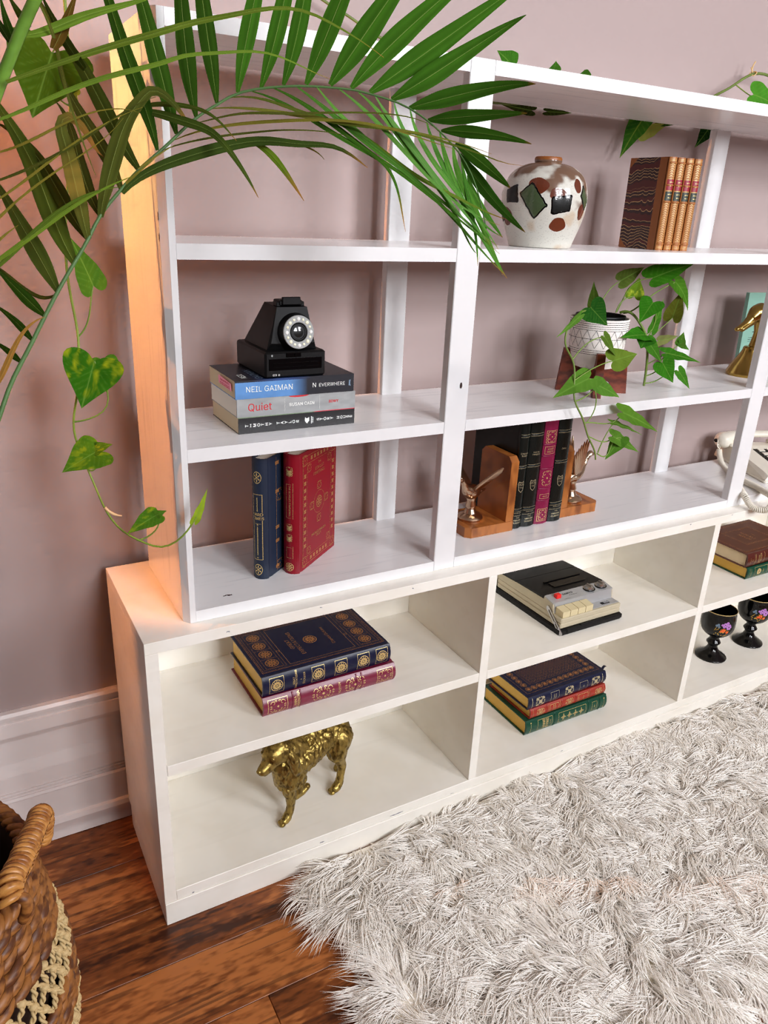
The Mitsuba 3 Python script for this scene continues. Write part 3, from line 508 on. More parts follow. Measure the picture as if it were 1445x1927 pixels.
# ------------------------------------------------------------------ glazed vase
vc = A([.778, .128, 1.1344]); VP = [(0, .001), (.050, 0), (.0555, .002), (.0590, .012), (.0668, .034), (.0735, .060), (.0752, .078), (.0735, .096), (.0665, .115), (.053, .129), (.036, .1370), (.0245, .1390), (.0235, .1405), (.0232, .1465), (.0218, .1490), (.019, .1478), (.018, .139), (.03, .13), (.06, .1), (.065, .07), (.05, .02), (0, .01)]
vp = A(VP); cs = CubicSpline(np.arange(1, 14), vp[1:14]); prof = np.vstack([vp[:1], cs(np.linspace(1, 13, 60)), vp[14:]])
t = thing('vase', 'round cream glazed vase with rust and olive patches on the upper shelf', 'vase')
part(t, 'body', lathe(prof, vc, 96), 'mat_vase', 40)
part(t, 'lip', lathe([(.0236, .1408), (.0240, .1440), (.0236, .1472), (.0220, .1492), (.0212, .1480), (.0228, .144)], vc, 64), 'mat_tandark', 30, label='rust brown rim')
zz, rr = prof[1:55, 1], prof[1:55, 0]; ax = math.atan2(CAM[1] - vc[1], CAM[0] - vc[0])
def vase_at(a, b_, h):                                                 # a: metres round the belly, b_: height
    ph = ax + a / .072; r = np.interp(b_, zz, rr) + .0002 + h; return np.c_[vc[0] + r * np.cos(ph), vc[1] + r * np.sin(ph), vc[2] + b_]
def rough(pts, seed, w=.0015):
    r = np.random.default_rng(seed); p = sg.Polygon(pts).buffer(.002).buffer(-.002); q = A(p.exterior.segmentize(.004).coords); return sg.Polygon(q + r.normal(0, 1, q.shape) * w * .35).buffer(.0016).buffer(-.0012)
def blotch(x, y, w, h_, seed): return rough(A([(w / 2 * math.cos(a) * (1 + .12 * math.sin(3 * a + seed)), h_ / 2 * math.sin(a)) for a in np.linspace(0, 6.28, 26)[:-1]]) + A([x, y]), seed, 0)
rust = [blotch(-.0125, .1000, .034, .026, 1), blotch(.022, .089, .028, .018, 2), blotch(.0300, .040, .030, .022, 3), blotch(.0620, .103, .016, .022, 5), blotch(.078, .062, .02, .026, 6), blotch(-.075, .05, .03, .03, 7), blotch(.12, .08, .03, .02, 8), blotch(-.13, .09, .03, .02, 9)]
dia = [[(-.040, .088), (-.022, .104), (.004, .070), (-.014, .050)], [(.014, .082), (.046, .086), (.045, .064), (.016, .058)], [(-.074, .092), (-.052, .100), (-.046, .075), (-.070, .074)], [(.070, .088), (.078, .102), (.094, .080), (.086, .066)], [(-.11, .06), (-.09, .07), (-.085, .045), (-.105, .042)], [(.13, .06), (.155, .07), (.16, .04), (.135, .035)]]
dia = [rough(p, 20 + i, .001) for i, p in enumerate(dia)]
for g in rust: decal(t, 'rust_patch', [g], vase_at, 'mat_rust', .0003, .006)
for i, g in enumerate(dia):
    decal(t, 'patch_outline', [g.buffer(.0018)], vase_at, 'mat_blackgloss', .0004, .006)
    decal(t, 'olive_patch', [g.buffer(-.0004)], vase_at, 'mat_olive' if i in (0, 3, 4) else 'mat_rust' if i == 9 else 'mat_lens' if i == 1 else 'mat_tandark' if i == 9 else 'mat_olive' if i == 5 else 'mat_blackgreen', .0007, .006)

# ------------------------------------------------------------------ bookends: oak blocks with plated geese taking off
def goose_bird(mapf, parent, spread, fan):
    """Bird in its own frame: +x ahead, z up, standing on a round foot; metres."""
    body = bones([[((-.024, 0, .048), .004), ((-.012, 0, .050), .011), ((.004, 0, .053), .0145), ((.016, 0, .058), .0115), ((.026, 0, .066), .0068), ((.034, 0, .077), .0050), ((.040, 0, .085), .0052), ((.047, 0, .0875), .0062)],
                  [((.050, 0, .087), .0040), ((.062, 0, .0845), .0022)], [((-.024, .004, .047), .003), ((-.036, .006, .048), .0022)], [((-.024, -.004, .047), .003), ((-.036, -.006, .048), .0022)]], .003, 6)
    body.vertices += body.vertex_normals * ((meshkit.fbm(body.vertices * 420, 2, 3) - .5) * .0022)[:, None]
    part(parent, 'bird', mapf(body), 'mat_rose', True)
    for sy in (-1, 1):
        fe = []
        for k in range(7):                                            # primaries fanned into a raised wing
            l = .070 - .0045 * abs(k - 1.2); root = A([.008 - .0030 * k, sy * (.009 + .0003 * k), .060]); d = unit(A([.02 - fan * k, sy * (spread + .010 * k), 1.0]))
            fe.append([(root, .0036), (root + d * l * .5, .0031), (root + d * l * .85, .0024), (root + d * l, .0010)])
        w = bones(fe, .0035, 4, 10); part(parent, 'wing', mapf(w), 'mat_rose', True)
    part(parent, 'foot', mapf(lathe([(0, 0), (.0225, 0), (.0235, .004), (.0205, .0085), (.012, .012), (.0085, .020), (.010, .026), (.0075, .034), (.010, .042), (0, .046)], n=40)), 'mat_rose', 35)
def chamfered(x0, y0, z0, x1, y1, z1, c, xs):                           # block with the two corners at x = xs cut
    p = [(x0, y0), (x1, y0), (x1, y1), (x0, y1)]; pts = []
    for x, y in p:
        if abs(x - xs) < 1e-6: sx = 1 if x == x0 else -1; sy = 1 if y == y0 else -1; pts += [(x + sx * c, y), (x, y + sy * c)]
        else: pts.append((x, y))
    return hull([(x, y, z) for x, y in pts for z in (z0, z1)])
for sgn, xin, label in ((1, .7590, 'oak bookend with plated goose at the left end of the dark volumes'), (-1, .8960, 'oak bookend with plated goose at the right end of the dark volumes')):
    t = thing('bookend', label, 'bookend', 'pair of goose bookends'); xo = xin - sgn * .112; yf, yb = (.0905, .190) if sgn > 0 else (.104, .200)
    part(t, 'base', chamfered(min(xin, xo), yf, zb, max(xin, xo), yb, zb + .0205, .010, xo), 'mat_oak')
    u0, u1 = (xin - .019, xin) if sgn > 0 else (xin, xin + .019)
    m = hull([(x, y, z) for x in (u0, u1) for y, z in ((yf + .001, zb + .0207), (yb - .001, zb + .0207), (yb - .001, zb + .146), (yb - .011, zb + .156), (yf + .011, zb + .156), (yf + .001, zb + .146))]); part(t, 'upright', m, 'mat_oak')
    bx, by = (xin - .074, yf + .048) if sgn > 0 else (xin + .056, yf + .034); ang = 205 if sgn > 0 else 10
    def place(m, bx=bx, by=by, ang=ang):
        m = m.copy(); m.apply_scale(1.12); return moved(m, ang, (bx, by, zb + .0206))
    goose_bird(place, t, *((.95, .05) if sgn > 0 else (.16, .085)))

# ------------------------------------------------------------------ leaves and vines
def heart(base, tip, normal, width, cup=.12, droop=.1, tone=(52, 104, 28), vein=(120, 160, 70), varieg=None, seed=0, curl=0.0):
    """Heart-shaped leaf: petiole joint, tip, upper-side direction, width in metres."""
    base, tip = A(base, float), A(tip, float); y = tip - base; L = np.linalg.norm(y); y /= L; x = unit(np.cross(y, unit(normal))); n = np.cross(x, y)
    o = A([(0, 1), (.055, .9), (.15, .74), (.28, .54), (.40, .34), (.47, .14), (.475, -.02), (.40, -.13), (.26, -.17), (.11, -.12), (.03, -.03), (0, 0)]); o[:, 0] *= width / L
    k = np.r_[0, np.cumsum(np.linalg.norm(np.diff(o, axis=0), axis=1))]; sp = CubicSpline(k, o)(np.linspace(0, k[-1], 22)); sp[:, 0] = np.maximum(sp[:, 0], 0); sp[0, 0] = sp[-1, 0] = 0
    half = []; cols = (0, .035, .09, .25, .45, .65, .85, 1.0); ys = np.linspace(0, 1, 19)
    edge = np.vstack([sp]); P = []
    # radial grid about a point a little up the midrib
    c0 = A([0, .18]); ringk = (.04, .2, .4, .6, .8, .93, 1.0); outl = np.vstack([sp, sp[-2:0:-1] * A([-1, 1])]); m = len(outl)
    for q in ringk: P.append(c0 + (outl - c0) * q)
    P = np.vstack([c0[None]] + P); wx = P[:, 0] / (width / L * .5); r = np.abs(wx)
    h = cup * (r ** 1.3) * (width / L) * .5 - droop * (P[:, 1] - .1) ** 2 + .016 * np.sin(P[:, 1] * 17 + np.sign(P[:, 0]) * 1.0) * r + curl * np.maximum(P[:, 1] - .3, 0) ** 2 * -1
    V = base + L * (np.outer(P[:, 0], x) + np.outer(P[:, 1], y) + np.outer(h, n)); f = []
    for i in range(m): f.append([0, 1 + i, 1 + (i + 1) % m])
    for q in range(len(ringk) - 1):
        for i in range(m): a, b_ = 1 + q * m + i, 1 + q * m + (i + 1) % m; f += [[a, a + m, b_ + m], [a, b_ + m, b_]]
    mesh = trimesh.Trimesh(V, f, process=False); v2, f2 = mesh.vertices, mesh.faces
    v2, f2 = trimesh.remesh.subdivide(v2, f2); loc = (v2 - base) / L; lx = loc @ x; ly = loc @ y
    col = np.tile(A(lin(*tone)) * A([1.3, 1.02, .95]), (len(v2), 1)) * (.82 + .4 * meshkit.fbm(np.c_[lx * 4, ly * 4, lx * 0 + seed], 3))[:, None]
    vv = np.exp(-(np.abs(lx) / .012) ** 2) * (ly > 0) + .35 * np.exp(-(np.abs(((ly - np.abs(lx) * .9) * 7) % 1 - .5) / .09) ** 2) * (np.abs(lx) > .02)
    col = col * (1 - .55 * vv[:, None]) + A(lin(*vein)) * .55 * vv[:, None]
    if varieg is not None:
        s_ = np.clip((meshkit.fbm(np.c_[lx * 9, ly * 4.5, lx * 0 + seed + 3.3], 4) - .52) * 5, 0, 1)[:, None]; col = col * (1 - s_) + A(lin(*varieg)) * s_
    return trimesh.Trimesh(v2, f2, process=False), col
def add_leaf(parent, pet, *a, stem_r=.0011, stem_col=(112, 140, 58), **k):
    """A leaf and its stalk; pet: points of the stalk, from the vine to the leaf."""
    m, col = heart(*a, **k); key = part(parent, 'leaf', m, 'mat_pothos', True, color=col)
    if pet is not None:
        tb = tube(curve(list(pet) + [a[0]], 12), np.linspace(stem_r * 1.2, stem_r * .8, 12), 6); part(key, 'stalk', tb, 'mat_stem', True, color=np.tile(A(lin(*stem_col)), (len(tb.vertices), 1)))
    return key
def add_stem(parent, pts, r0, r1, col=(104, 128, 52), n=40):
    tb = tube(curve(pts, n), np.linspace(r0, r1, n), 8); return part(parent, 'stem', tb, 'mat_stem', True, color=np.tile(A(lin(*col)), (len(tb.vertices), 1)) * (.8 + .4 * meshkit.noise(tb.vertices * 130))[:, None])
def toward_cam(p, up=0.0, side=0.0): d = unit(CAM - A(p)); return unit(d + A([0, 0, up]) + ROT[0] * side)

# plant stand and potted pothos on the middle shelf
pc = A([.965, .137, .8532])
t = thing('plant_stand', 'low crossed walnut plant stand under the patterned pot', 'plant stand')
def stand_board(ang, name):
    w, hh = .064, .086; prof = sg.Polygon([(-w - .008, 0), (-w + .014, 0), (-w + .030, .022), (-.010, .028), (.010, .028), (w - .030, .022), (w - .014, 0), (w + .008, 0), (w, hh), (w - .010, hh), (w - .014, .072), (w - .028, .056), (.02, .0485), (-.02, .0485), (-w + .028, .056), (-w + .014, .072), (-w + .010, hh), (-w, hh)])
    m = extrude(prof, .016); m.vertices = np.c_[m.vertices[:, 0], m.vertices[:, 2] - .008, m.vertices[:, 1]]; part(t, name, moved(m, ang, pc), 'mat_walnut')
stand_board(-33, 'cross_board')
for sg_ in (0, 1):
    w, hh = .064, .086; prof = sg.Polygon([(.0085, .028), (w - .030, .022), (w - .014, 0), (w + .008, 0), (w, hh), (w - .010, hh), (w - .014, .072), (w - .028, .056), (.0085, .0485)])
    m = extrude(prof, .016); m.vertices = np.c_[m.vertices[:, 0], m.vertices[:, 2] - .008, m.vertices[:, 1]]; part(t, 'cross_arm', moved(m, 57 + 180 * sg_, pc), 'mat_walnut')
po = pc + A([0, 0, .0490]); t = thing('potted_pothos', 'trailing pothos in a white pot with black line pattern on the walnut stand', 'potted plant')
PP = [(0, 0), (.030, 0), (.041, .004), (.0490, .016), (.0545, .040), (.0570, .068), (.0580, .094), (.0583, .1005), (.0568, .1015), (.0550, .100), (.053, .07), (.048, .03), (0, .02)]
pot = part(t, 'pot', lathe(PP, po, 72), 'mat_pot', 35)
def pot_at(a, b_, h):
    ph = a / .05 - 2.1; r = np.interp(b_, [q[1] for q in PP[1:8]], [q[0] for q in PP[1:8]]) + .0001 + h; return np.c_[po[0] + r * np.cos(ph), po[1] + r * np.sin(ph), po[2] + b_]
C_ = 2 * math.pi * .05; lines = []; ph_ = C_ / 10
zig = [(-C_ / 2 + ph_ * k / 2, .046 if k % 2 else .0805) for k in range(21)]; zig2 = [(x, .1265 - z) for x, z in zig]; lines += [sg.LineString(zig).buffer(.0003, 1), sg.LineString(zig2).buffer(.0003, 1)]
decal(t, 'zigzag_line', lines, pot_at, 'mat_ink', .0003, .010)
for z in (.0335, .0375, .0415, .0635, .0805, .0845, .0885, .0925, .0965):
    r = float(np.interp(z, [q[1] for q in PP[1:8]], [q[0] for q in PP[1:8]])); part(t, 'black_line', lathe([(r - .0005, z), (r + .0004, z), (r + .0004, z + .0007), (r - .0005, z + .0007)], po, 72), 'mat_ink')
part(t, 'nursery_pot', lathe([(.0445, .080), (.0470, .1055), (.0492, .1065), (.0496, .1035), (.0485, .1025), (.0470, .080)], po, 56), 'mat_black', 30); part(t, 'soil', lathe([(0, .0860), (.02, .0885), (.0455, .0865), (.0455, .084), (0, .084)], po, 40), 'mat_soil', True)
def R6(u, v, y): return at_y(1000 + u / 3.2472, 470 + v / 3.2472, y)
S = [add_stem(t, [R6(430, 385, .115), R6(330, 372, .085), R6(235, 450, .070), R6(210, 590, .055), R6(250, 672, .035), R6(262, 800, .020), R6(263, 915, .012), R6(312, 1030, .006), R6(345, 1140, .004), R6(388, 1240, .004), R6(391, 1282, .004)], .0020, .0016),
     add_stem(t, [R6(540, 385, .13), R6(605, 385, .112), R6(660, 445, .098), R6(700, 535, .092), R6(708, 620, .092), R6(702, 720, .094), R6(686, 830, .098)], .0026, .0024),
     add_stem(t, [R6(560, 388, .13), R6(610, 375, .12), R6(690, 315, .11), R6(760, 262, .108), R6(875, 200, .105)], .0016, .0011)]
LF = [  # base, tip (zoomed pixels), y of both, width in metres, tone, stalk from, extras
 ((548, 187), (706, 100), .135, .150, .027, (70, 96, 40), [(415, 352, .13), (480, 240, .135)], dict(side=.8)),
 ((628, 285), (660, 168), .125, .125, .031, (92, 140, 36), [(515, 385, .13), (540, 330, .13)], dict(varieg=(196, 212, 70), up=.5)),
 ((742, 172), (1004, 66), .110, .085, .044, (46, 112, 24), [(520, 380, .14), (560, 300, .14), (620, 212, .13), (690, 180, .12)], dict(up=.9)),
 ((880, 196), (1010, 352), .105, .075, .028, (58, 112, 30), None, dict(up=1.0, droop=.5)),
 ((385, 352), (377, 196), .110, .115, .022, (66, 100, 36), [(440, 395, .12)], dict(side=-.5)),
 ((362, 352), (466, 464), .080, .055, .042, (30, 84, 28), [(430, 390, .11)], dict(up=.2)),
 ((742, 322), (660, 440), .085, .075, .040, (44, 116, 26), [(705, 540, .095), (745, 470, .09), (760, 400, .088)], dict(up=.6)),
 ((862, 415), (921, 240), .095, .100, .032, (84, 100, 34), [(706, 545, .094), (780, 490, .095)], dict(side=-.4)),
 ((738, 487), (820, 298), .090, .090, .020, (50, 110, 30), [(700, 520, .093)], dict(side=.9)),
 ((694, 520), (556, 522), .085, .070, .036, (44, 116, 26), None, dict(up=.8)),
 ((700, 545), (668, 600), .080, .072, .034, (40, 106, 26), None, dict(up=.4)),
 ((716, 568), (806, 690), .080, .070, .028, (50, 108, 30), None, dict(up=.5, side=.4)),
 ((778, 556), (912, 532), .105, .115, .020, (106, 124, 74), [(708, 620, .095), (740, 590, .1)], dict(up=-.3)),
 ((905, 580), (935, 500), .110, .118, .020, (58, 104, 34), [(790, 680, .1), (850, 620, .105)], dict(side=.5)),
 ((905, 572), (970, 612), .110, .105, .014, (50, 100, 30), None, dict(side=.5)),
 ((824, 632), (1052, 676), .095, .080, .026, (44, 106, 26), [(706, 700, .094), (770, 665, .095)], dict(up=.9)),
 ((800, 690), (870, 814), .075, .055, .037, (44, 112, 26), [(702, 770, .095), (770, 735, .085)], dict(up=.5)),
 ((900, 742), (974, 850), .080, .065, .022, (50, 112, 32), [(696, 815, .097), (780, 790, .088), (850, 750, .084)], dict(side=.6)),
 ((498, 680), (655, 628), .035, .030, .040, (88, 124, 44), [(262, 800, .020), (350, 740, .025), (430, 700, .03)], dict(up=.3)),
 ((446, 532), (524, 650), .045, .035, .020, (70, 104, 38), [(250, 672, .035), (320, 590, .04), (390, 545, .045)], dict(side=1.0)),
 ((352, 786), (138, 893), .018, .010, .038, (74, 126, 44), [(395, 830, .012), (375, 800, .015)], dict(up=.4)),
 ((402, 826), (552, 898), .018, .012, .029, (70, 122, 44), [(270, 925, .012), (340, 890, .014)], dict(up=.5)),
 ((560, 996), (797, 1102), .006, .000, .032, (70, 118, 38), [(318, 1060, .006), (420, 1062, .006), (495, 1055, .006)], dict(up=.7)),
 ((502, 1058), (694, 1120), .004, .000, .014, (74, 116, 44), [(405, 1240, .004), (450, 1140, .004)], dict(up=1.2)),
 ((548, 1150), (450, 1280), .004, .000, .027, (66, 118, 38), [(400, 1245, .004), (470, 1240, .003), (495, 1180, .003)], dict(up=.2)),
 ((500, 1142), (672, 1232), .004, -.004, .025, (72, 120, 42), [(345, 1140, .004), (400, 1165, .004), (470, 1168, .004)], dict(up=.6)),
 ((298, 402), (162, 538), .070, .060, .012, (70, 120, 44), None, dict(side=1.2)),
 ((390, 600), (345, 640), .19, .20, .02, (50, 90, 30), None, dict())]
for i, (b0, t0, y0, y1, w, tone, pet, ex) in enumerate(LF[:-1]):
    B_, T_ = R6(*b0, y0), R6(*t0, y1); n_ = toward_cam(B_, ex.pop('up', .3), ex.pop('side', 0)); add_leaf(t, [R6(*q) for q in pet] if pet else None, B_, T_, n_, w * 1.28, tone=tone, seed=i, **ex)
tb = tube(curve([R6(335, 1060, .006), R6(395, 930, .008), R6(385, 850, .010), R6(350, 960, .010)][:2] + [R6(388, 860, .010)], 10), .0011, 6); part(t, 'stem', tb, 'mat_stem', True, color=np.tile(A(lin(112, 140, 58)), (len(tb.vertices), 1)))

# pothos vine hanging down the wall left of the shelf unit, from a hook above the picture
t = thing('hanging_pothos', 'variegated pothos vine trailing down in front of the mauve wall left of the shelf unit', 'vine')
def R3(u, v, y): return at_y(u / 2.9644, 400 + v / 2.9644, y)
add_stem(t, [at_y(60, -420, .14), at_y(105, -150, .12), at_y(128, 90, .11), at_y(130, 300, .105), R3(368, 260, .10), R3(395, 470, .10), R3(435, 690, .10), R3(440, 800, .095), R3(425, 1050, .10), R3(410, 1170, .10), R3(425, 1270, .10), R3(480, 1410, .095), R3(540, 1550, .08), R3(590, 1660, .06), R3(690, 1780, .035), R3(790, 1835, .020), R3(900, 1865, .005), R3(990, 1830, -.005), R3(1070, 1740, -.010), R3(1095, 1700, -.012)], .0022, .0013, (116, 140, 48), 90)
YG = (142, 158, 30)
add_leaf(t, [at_y(128, 95, .11), at_y(118, 85, .10), at_y(104, 92, .09)], at_y(98, 100, .085), at_y(60, 218, .065), toward_cam(at_y(80, 150, .08), .2, -.1), .100, tone=(56, 92, 20), seed=1)
add_leaf(t, [at_y(130, 130, .11)], at_y(132, 130, .10), at_y(128, 175, .085), toward_cam(at_y(130, 150, .1), .3, .9), .03, tone=(92, 120, 30), varieg=YG, seed=12)
add_leaf(t, [at_y(130, 160, .105), at_y(122, 195, .09), at_y(140, 200, .085)], at_y(144, 180, .088), at_y(120, 165, .09), toward_cam(at_y(130, 180, .1), .9, .2), .02, tone=(104, 128, 40), seed=13)
add_leaf(t, [R3(440, 690, .10), R3(500, 560, .09), R3(512, 450, .085)], R3(520, 408, .085), R3(400, 140, .075), toward_cam(R3(480, 300, .08), -.2, .55), .040, tone=(60, 110, 32), seed=2)
add_leaf(t, [R3(415, 1168, .10), R3(500, 1150, .09), R3(590, 1090, .08), R3(600, 1000, .075)], R3(526, 830, .075), R3(455, 1092, .06), toward_cam(R3(520, 900, .08), .3, .1), .082, tone=(40, 100, 20), varieg=YG, seed=3)
add_leaf(t, None, R3(575, 830, .085), R3(605, 1010, .085), toward_cam(R3(590, 900, .08), .2, .8), .045, tone=(52, 104, 26), seed=4)
add_leaf(t, [R3(478, 1405, .095), R3(510, 1440, .09), R3(555, 1390, .085)], R3(545, 1330, .08), R3(345, 1440, .06), toward_cam(R3(480, 1330, .08), .75, -.1), .062, tone=(60, 108, 24), varieg=YG, seed=5)
add_leaf(t, None, R3(530, 1325, .082), R3(624, 1288, .07), toward_cam(R3(580, 1310, .08), 1.1, .4), .024, tone=(64, 110, 26), varieg=YG, seed=6)
add_leaf(t, [R3(760, 1828, .025), R3(850, 1790, .018), R3(885, 1720, .012)], R3(868, 1690, .012), R3(708, 1785, .0), toward_cam(R3(800, 1700, .01), .8, -.2), .034, tone=(60, 112, 28), varieg=YG, seed=7)
add_leaf(t, None, R3(860, 1695, .012), R3(928, 1660, .008), toward_cam(R3(880, 1690, .01), 1.1, .5), .016, tone=(64, 112, 30), seed=8)
add_leaf(t, None, R3(1088, 1715, -.012), R3(1165, 1545, -.02), toward_cam(R3(1120, 1630, -.01), .1, .9), .016, tone=(126, 168, 44), seed=9)
tb = tube(curve([R3(585, 1645, .06), R3(630, 1680, .055), R3(680, 1692, .05)], 8), [.0022] * 5 + [.0018, .0014, .0008], 8); part(t, 'sheath', tb, 'mat_stem', True, color=np.tile(A(lin(222, 180, 132)), (len(tb.vertices), 1)), label='pale dry leaf sheath')
hk = thing('ceiling_hook', 'brass hook above the picture holding the left pothos vine', 'hook'); part(hk, 'rod', tube(curve([at_y(60, -420, .14), at_y(60, -420, .14) + A([-.01, 0, .3]), A([at_y(60, -420, .14)[0] - .01, .14, ZC - .001])], 12), .003), 'mat_brass_plain', True)
# the vine lying along the top of the unit and behind it
t = thing('trailing_pothos', 'pothos vine lying along the top of the white shelf unit and hanging behind it', 'vine'); zt = 1.3985
def AT(u, v, y): return at_y(u, v, y)
top = [AT(1445 + 120, 165, .27), AT(1445, 142, .27), AT(1415, 140, .275), AT(1375, 164, .28), AT(1345, 180, .283), AT(1300, 206, .286), AT(1240, 222, .286), AT(1180, 215, .286), AT(1090, 205, .286), AT(960, 195, .285), AT(860, 175, .285), AT(770, 100, .285), AT(700, 62, .285), AT(655, 30, .286), AT(610, 2, .288), AT(560, -60, .288)]
add_stem(t, top, .0030, .0022, (92, 110, 44), 110)
wt = at_y(1417, 140, .275); part(t, 'tie', cat([tube(curve([wt + A([-.004, -.004, -.004]), wt + A([.004, -.005, .004]), wt + A([.005, .005, .006]), wt + A([-.004, .006, .002]), wt + A([-.003, -.004, -.003])], 14), .0013, 6), tube(curve([wt + A([0, .003, .004]), wt + A([.002, .006, .016]), wt + A([.006, .004, .026])], 8), .0016, 6), tube(curve([wt + A([0, .003, .004]), wt + A([-.003, .006, .014])], 8), .0013, 6)]), 'mat_seagrass', True, label='straw tie')
for i, (b0, t0, y0, y1, w, tone, up, sd) in enumerate([((965, 125), (941, 95), .26, .24, .046, (44, 100, 28), .2, .6), ((1042, 132), (1047, 116), .27, .26, .03, (44, 96, 28), .1, .5), ((1112, 142), (1093, 136), .27, .265, .03, (40, 84, 24), .9, 0), ((1208, 226), (1166, 290), .283, .27, .050, (34, 92, 30), .2, -.3), ((1212, 250), (1264, 234), .284, .284, .034, (128, 150, 70), -.4, 0), ((1338, 236), (1311, 274), .283, .272, .042, (16, 52, 20), .1, .2), ((1240, 228), (1284, 233), .288, .288, .02, (40, 80, 26), .1, .2), ((1000, 208), (942, 197), .285, .285, .020, (40, 56, 24), -.2, .2), ((1030, 210), (1082, 213), .286, .286, .014, (42, 60, 24), 0, .3), ((1418, 178), (1475, 200), .20, .17, .060, (58, 128, 38), .6, 0), ((745, 70), (762, 58), .287, .287, .03, (44, 96, 28), .2, .2), ((690, 62), (640, 78), .287, .287, .02, (60, 100, 30), 0, .3)]):
    B_, T_ = AT(*b0, y0), AT(*t0, y1); add_leaf(t, ([AT(1385, 160, .275), AT(1400, 172, .26)] if i == 9 else [AT(1180, 216, .286)] if i == 3 else None), B_, T_, toward_cam(B_, up, sd), w, tone=tone, seed=40 + i, droop=.15)

# ------------------------------------------------------------------ brass goose bust and the teal booklet behind it
t = thing('goose_bust', 'polished brass goose head bust beside the right front post on the middle shelf', 'figurine')
def GZ(u, v, y=.145): return at_y(1360 + u / 10.706, 540 + v / 10.706, y)
gx = A([1.470, .145, .8532])
part(t, 'neck', bones([[(gx + A([.010, 0, .050]), .0165), (gx + A([.016, 0, .075]), .0125), (gx + A([.022, 0, .100]), .0125), (gx + A([.018, 0, .128]), .016), (gx + A([.008, 0, .148]), .0205), (gx + A([-.004, 0, .146]), .0185), (gx + A([-.016, 0, .136]), .0135)]], .004, 12), 'mat_brass_plain', True)
part(t, 'bill', bones([[(gx + A([-.016, 0, .137]), .0115), (gx + A([-.034, 0, .122]), .0085), (gx + A([-.054, 0, .112]), .0068), (gx + A([-.064, 0, .110]), .0050)], [(gx + A([-.02, .004, .126]), .008), (gx + A([-.05, .004, .110]), .006)], [(gx + A([-.02, -.004, .126]), .008), (gx + A([-.05, -.004, .110]), .006)]], .003, 8), 'mat_brass_plain', True)
part(t, 'shoulder', lathe([(0, 0), (.046, 0), (.0475, .006), (.0405, .022), (.0285, .042), (.0220, .054), (.0195, .060), (.0195, .064), (.016, .068), (0, .07)], gx + A([.006, 0, 0]), 56), 'mat_brass_plain', 35)
t = thing('booklet', 'teal paperback with small print standing behind the brass goose bust', 'book')
bo, ex_, ey_ = A([1.5480, .2260, .8532]), unit([1, -.10, 0]), unit([0.0, .035, 1]); ez_ = np.cross(ex_, ey_)
def BK(m): return trimesh.Trimesh(bo + np.outer(m.vertices[:, 0], ex_) + np.outer(m.vertices[:, 1], ey_) + np.outer(-m.vertices[:, 2], ez_) * -1, m.faces, process=False)
part(t, 'cover', BK(cat([box(0, 0, -.0006, .122, .181, .0, .0002), box(0, 0, -.0106, .122, .181, -.0100, .0002), box(-.0006, 0, -.0106, 0, .181, 0, .0002)])), 'mat_teal'); part(t, 'pages', BK(box(.0003, .0004, -.0099, .121, .1806, -.0007, .0002)), 'mat_paper')
bkm = lambda a, b_, h: bo + np.outer(a, ex_) + np.outer(b_, ey_) + np.outer(h + .0001, ez_)
k = decal(t, 'print', [text('FIT', .0052, .052, .152, 0, True, 1.9)] + [blur_print('xxxxxxxx xxxx', .0034, .046, .086), blur_print('xxx xxxxx xxx xxxx', .0022, .034, .072), blur_print('xxxx xxx xxxxx xx xxxx', .0022, .035, .0675), blur_print('xxx xxxxxx xxxxx', .0022, .032, .063), blur_print('xx xx xxx', .0022, .038, .0575)], bkm, 'mat_ink'); decal(t, 'orange_oval', [sa.scale(sg.Point(.013, .036).buffer(.0055, 12), 1, 1.4)], bkm, 'mat_labelred'); decal(t, 'white_emblem', [sg.Polygon([(.0115, .031), (.0145, .031), (.0150, .037), (.0135, .0415), (.0122, .0410), (.0115, .036)])], bkm, 'mat_pink', .0006)

# ------------------------------------------------------------------ beige desk telephone behind the right front post
t = thing('telephone', 'cream push button desk telephone behind the right front post', 'telephone')
to, tang = A([1.664, .152, .5902]), -21.0
def TP(m): m = m.copy(); m.vertices = m.vertices * A([1, 1.08, .70]); return moved(m, tang, to)
def wedge_body(w, d, h0, h1, z0, tp): return hull([(x, y, z) for x in (-w / 2, w / 2) for y, z in ((-d / 2, z0), (d / 2, z0))] + [(x, y, z) for x in (-w / 2 + tp, w / 2 - tp) for y, z in ((-d / 2 + .004, h0), (-d / 2 + .02, h0 + .006), (d / 2 - .05, h1), (d / 2 - .006, h1 * .9))])
part(t, 'body', TP(wedge_body(.175, .215, .026, .064, .012, .010)), 'mat_phone'); part(t, 'base', TP(box(-.089, -.109, 0, .089, .109, .0118, .003)), 'mat_phone')
slope = lambda x, y: .0325 + (y + .0875) * (.0315 / .1450)
pad = hull([(x, y, slope(x, y) + dz) for x in (-.03, .06) for y in (-.045, .035) for dz in (-.002, .0016)]); part(t, 'keypad_plate', TP(pad), 'mat_black')
for i in range(4):
    for j in range(3):
        x, y = -.012 + .027 * j, -.036 + .021 * i; part(t, 'key', TP(hull([(x + sx * .0085, y + sy * .006, slope(x, y + sy * .006) + dz) for sx in (-1, 1) for sy in (-1, 1) for dz in (.001, .0046)])), 'mat_phone' if i else 'mat_graypanel')
part(t, 'cradle', TP(cat([box(-.085, .050, .060, -.055, .100, .074, .003), box(.050, .050, .060, .085, .100, .074, .003)])), 'mat_phone')
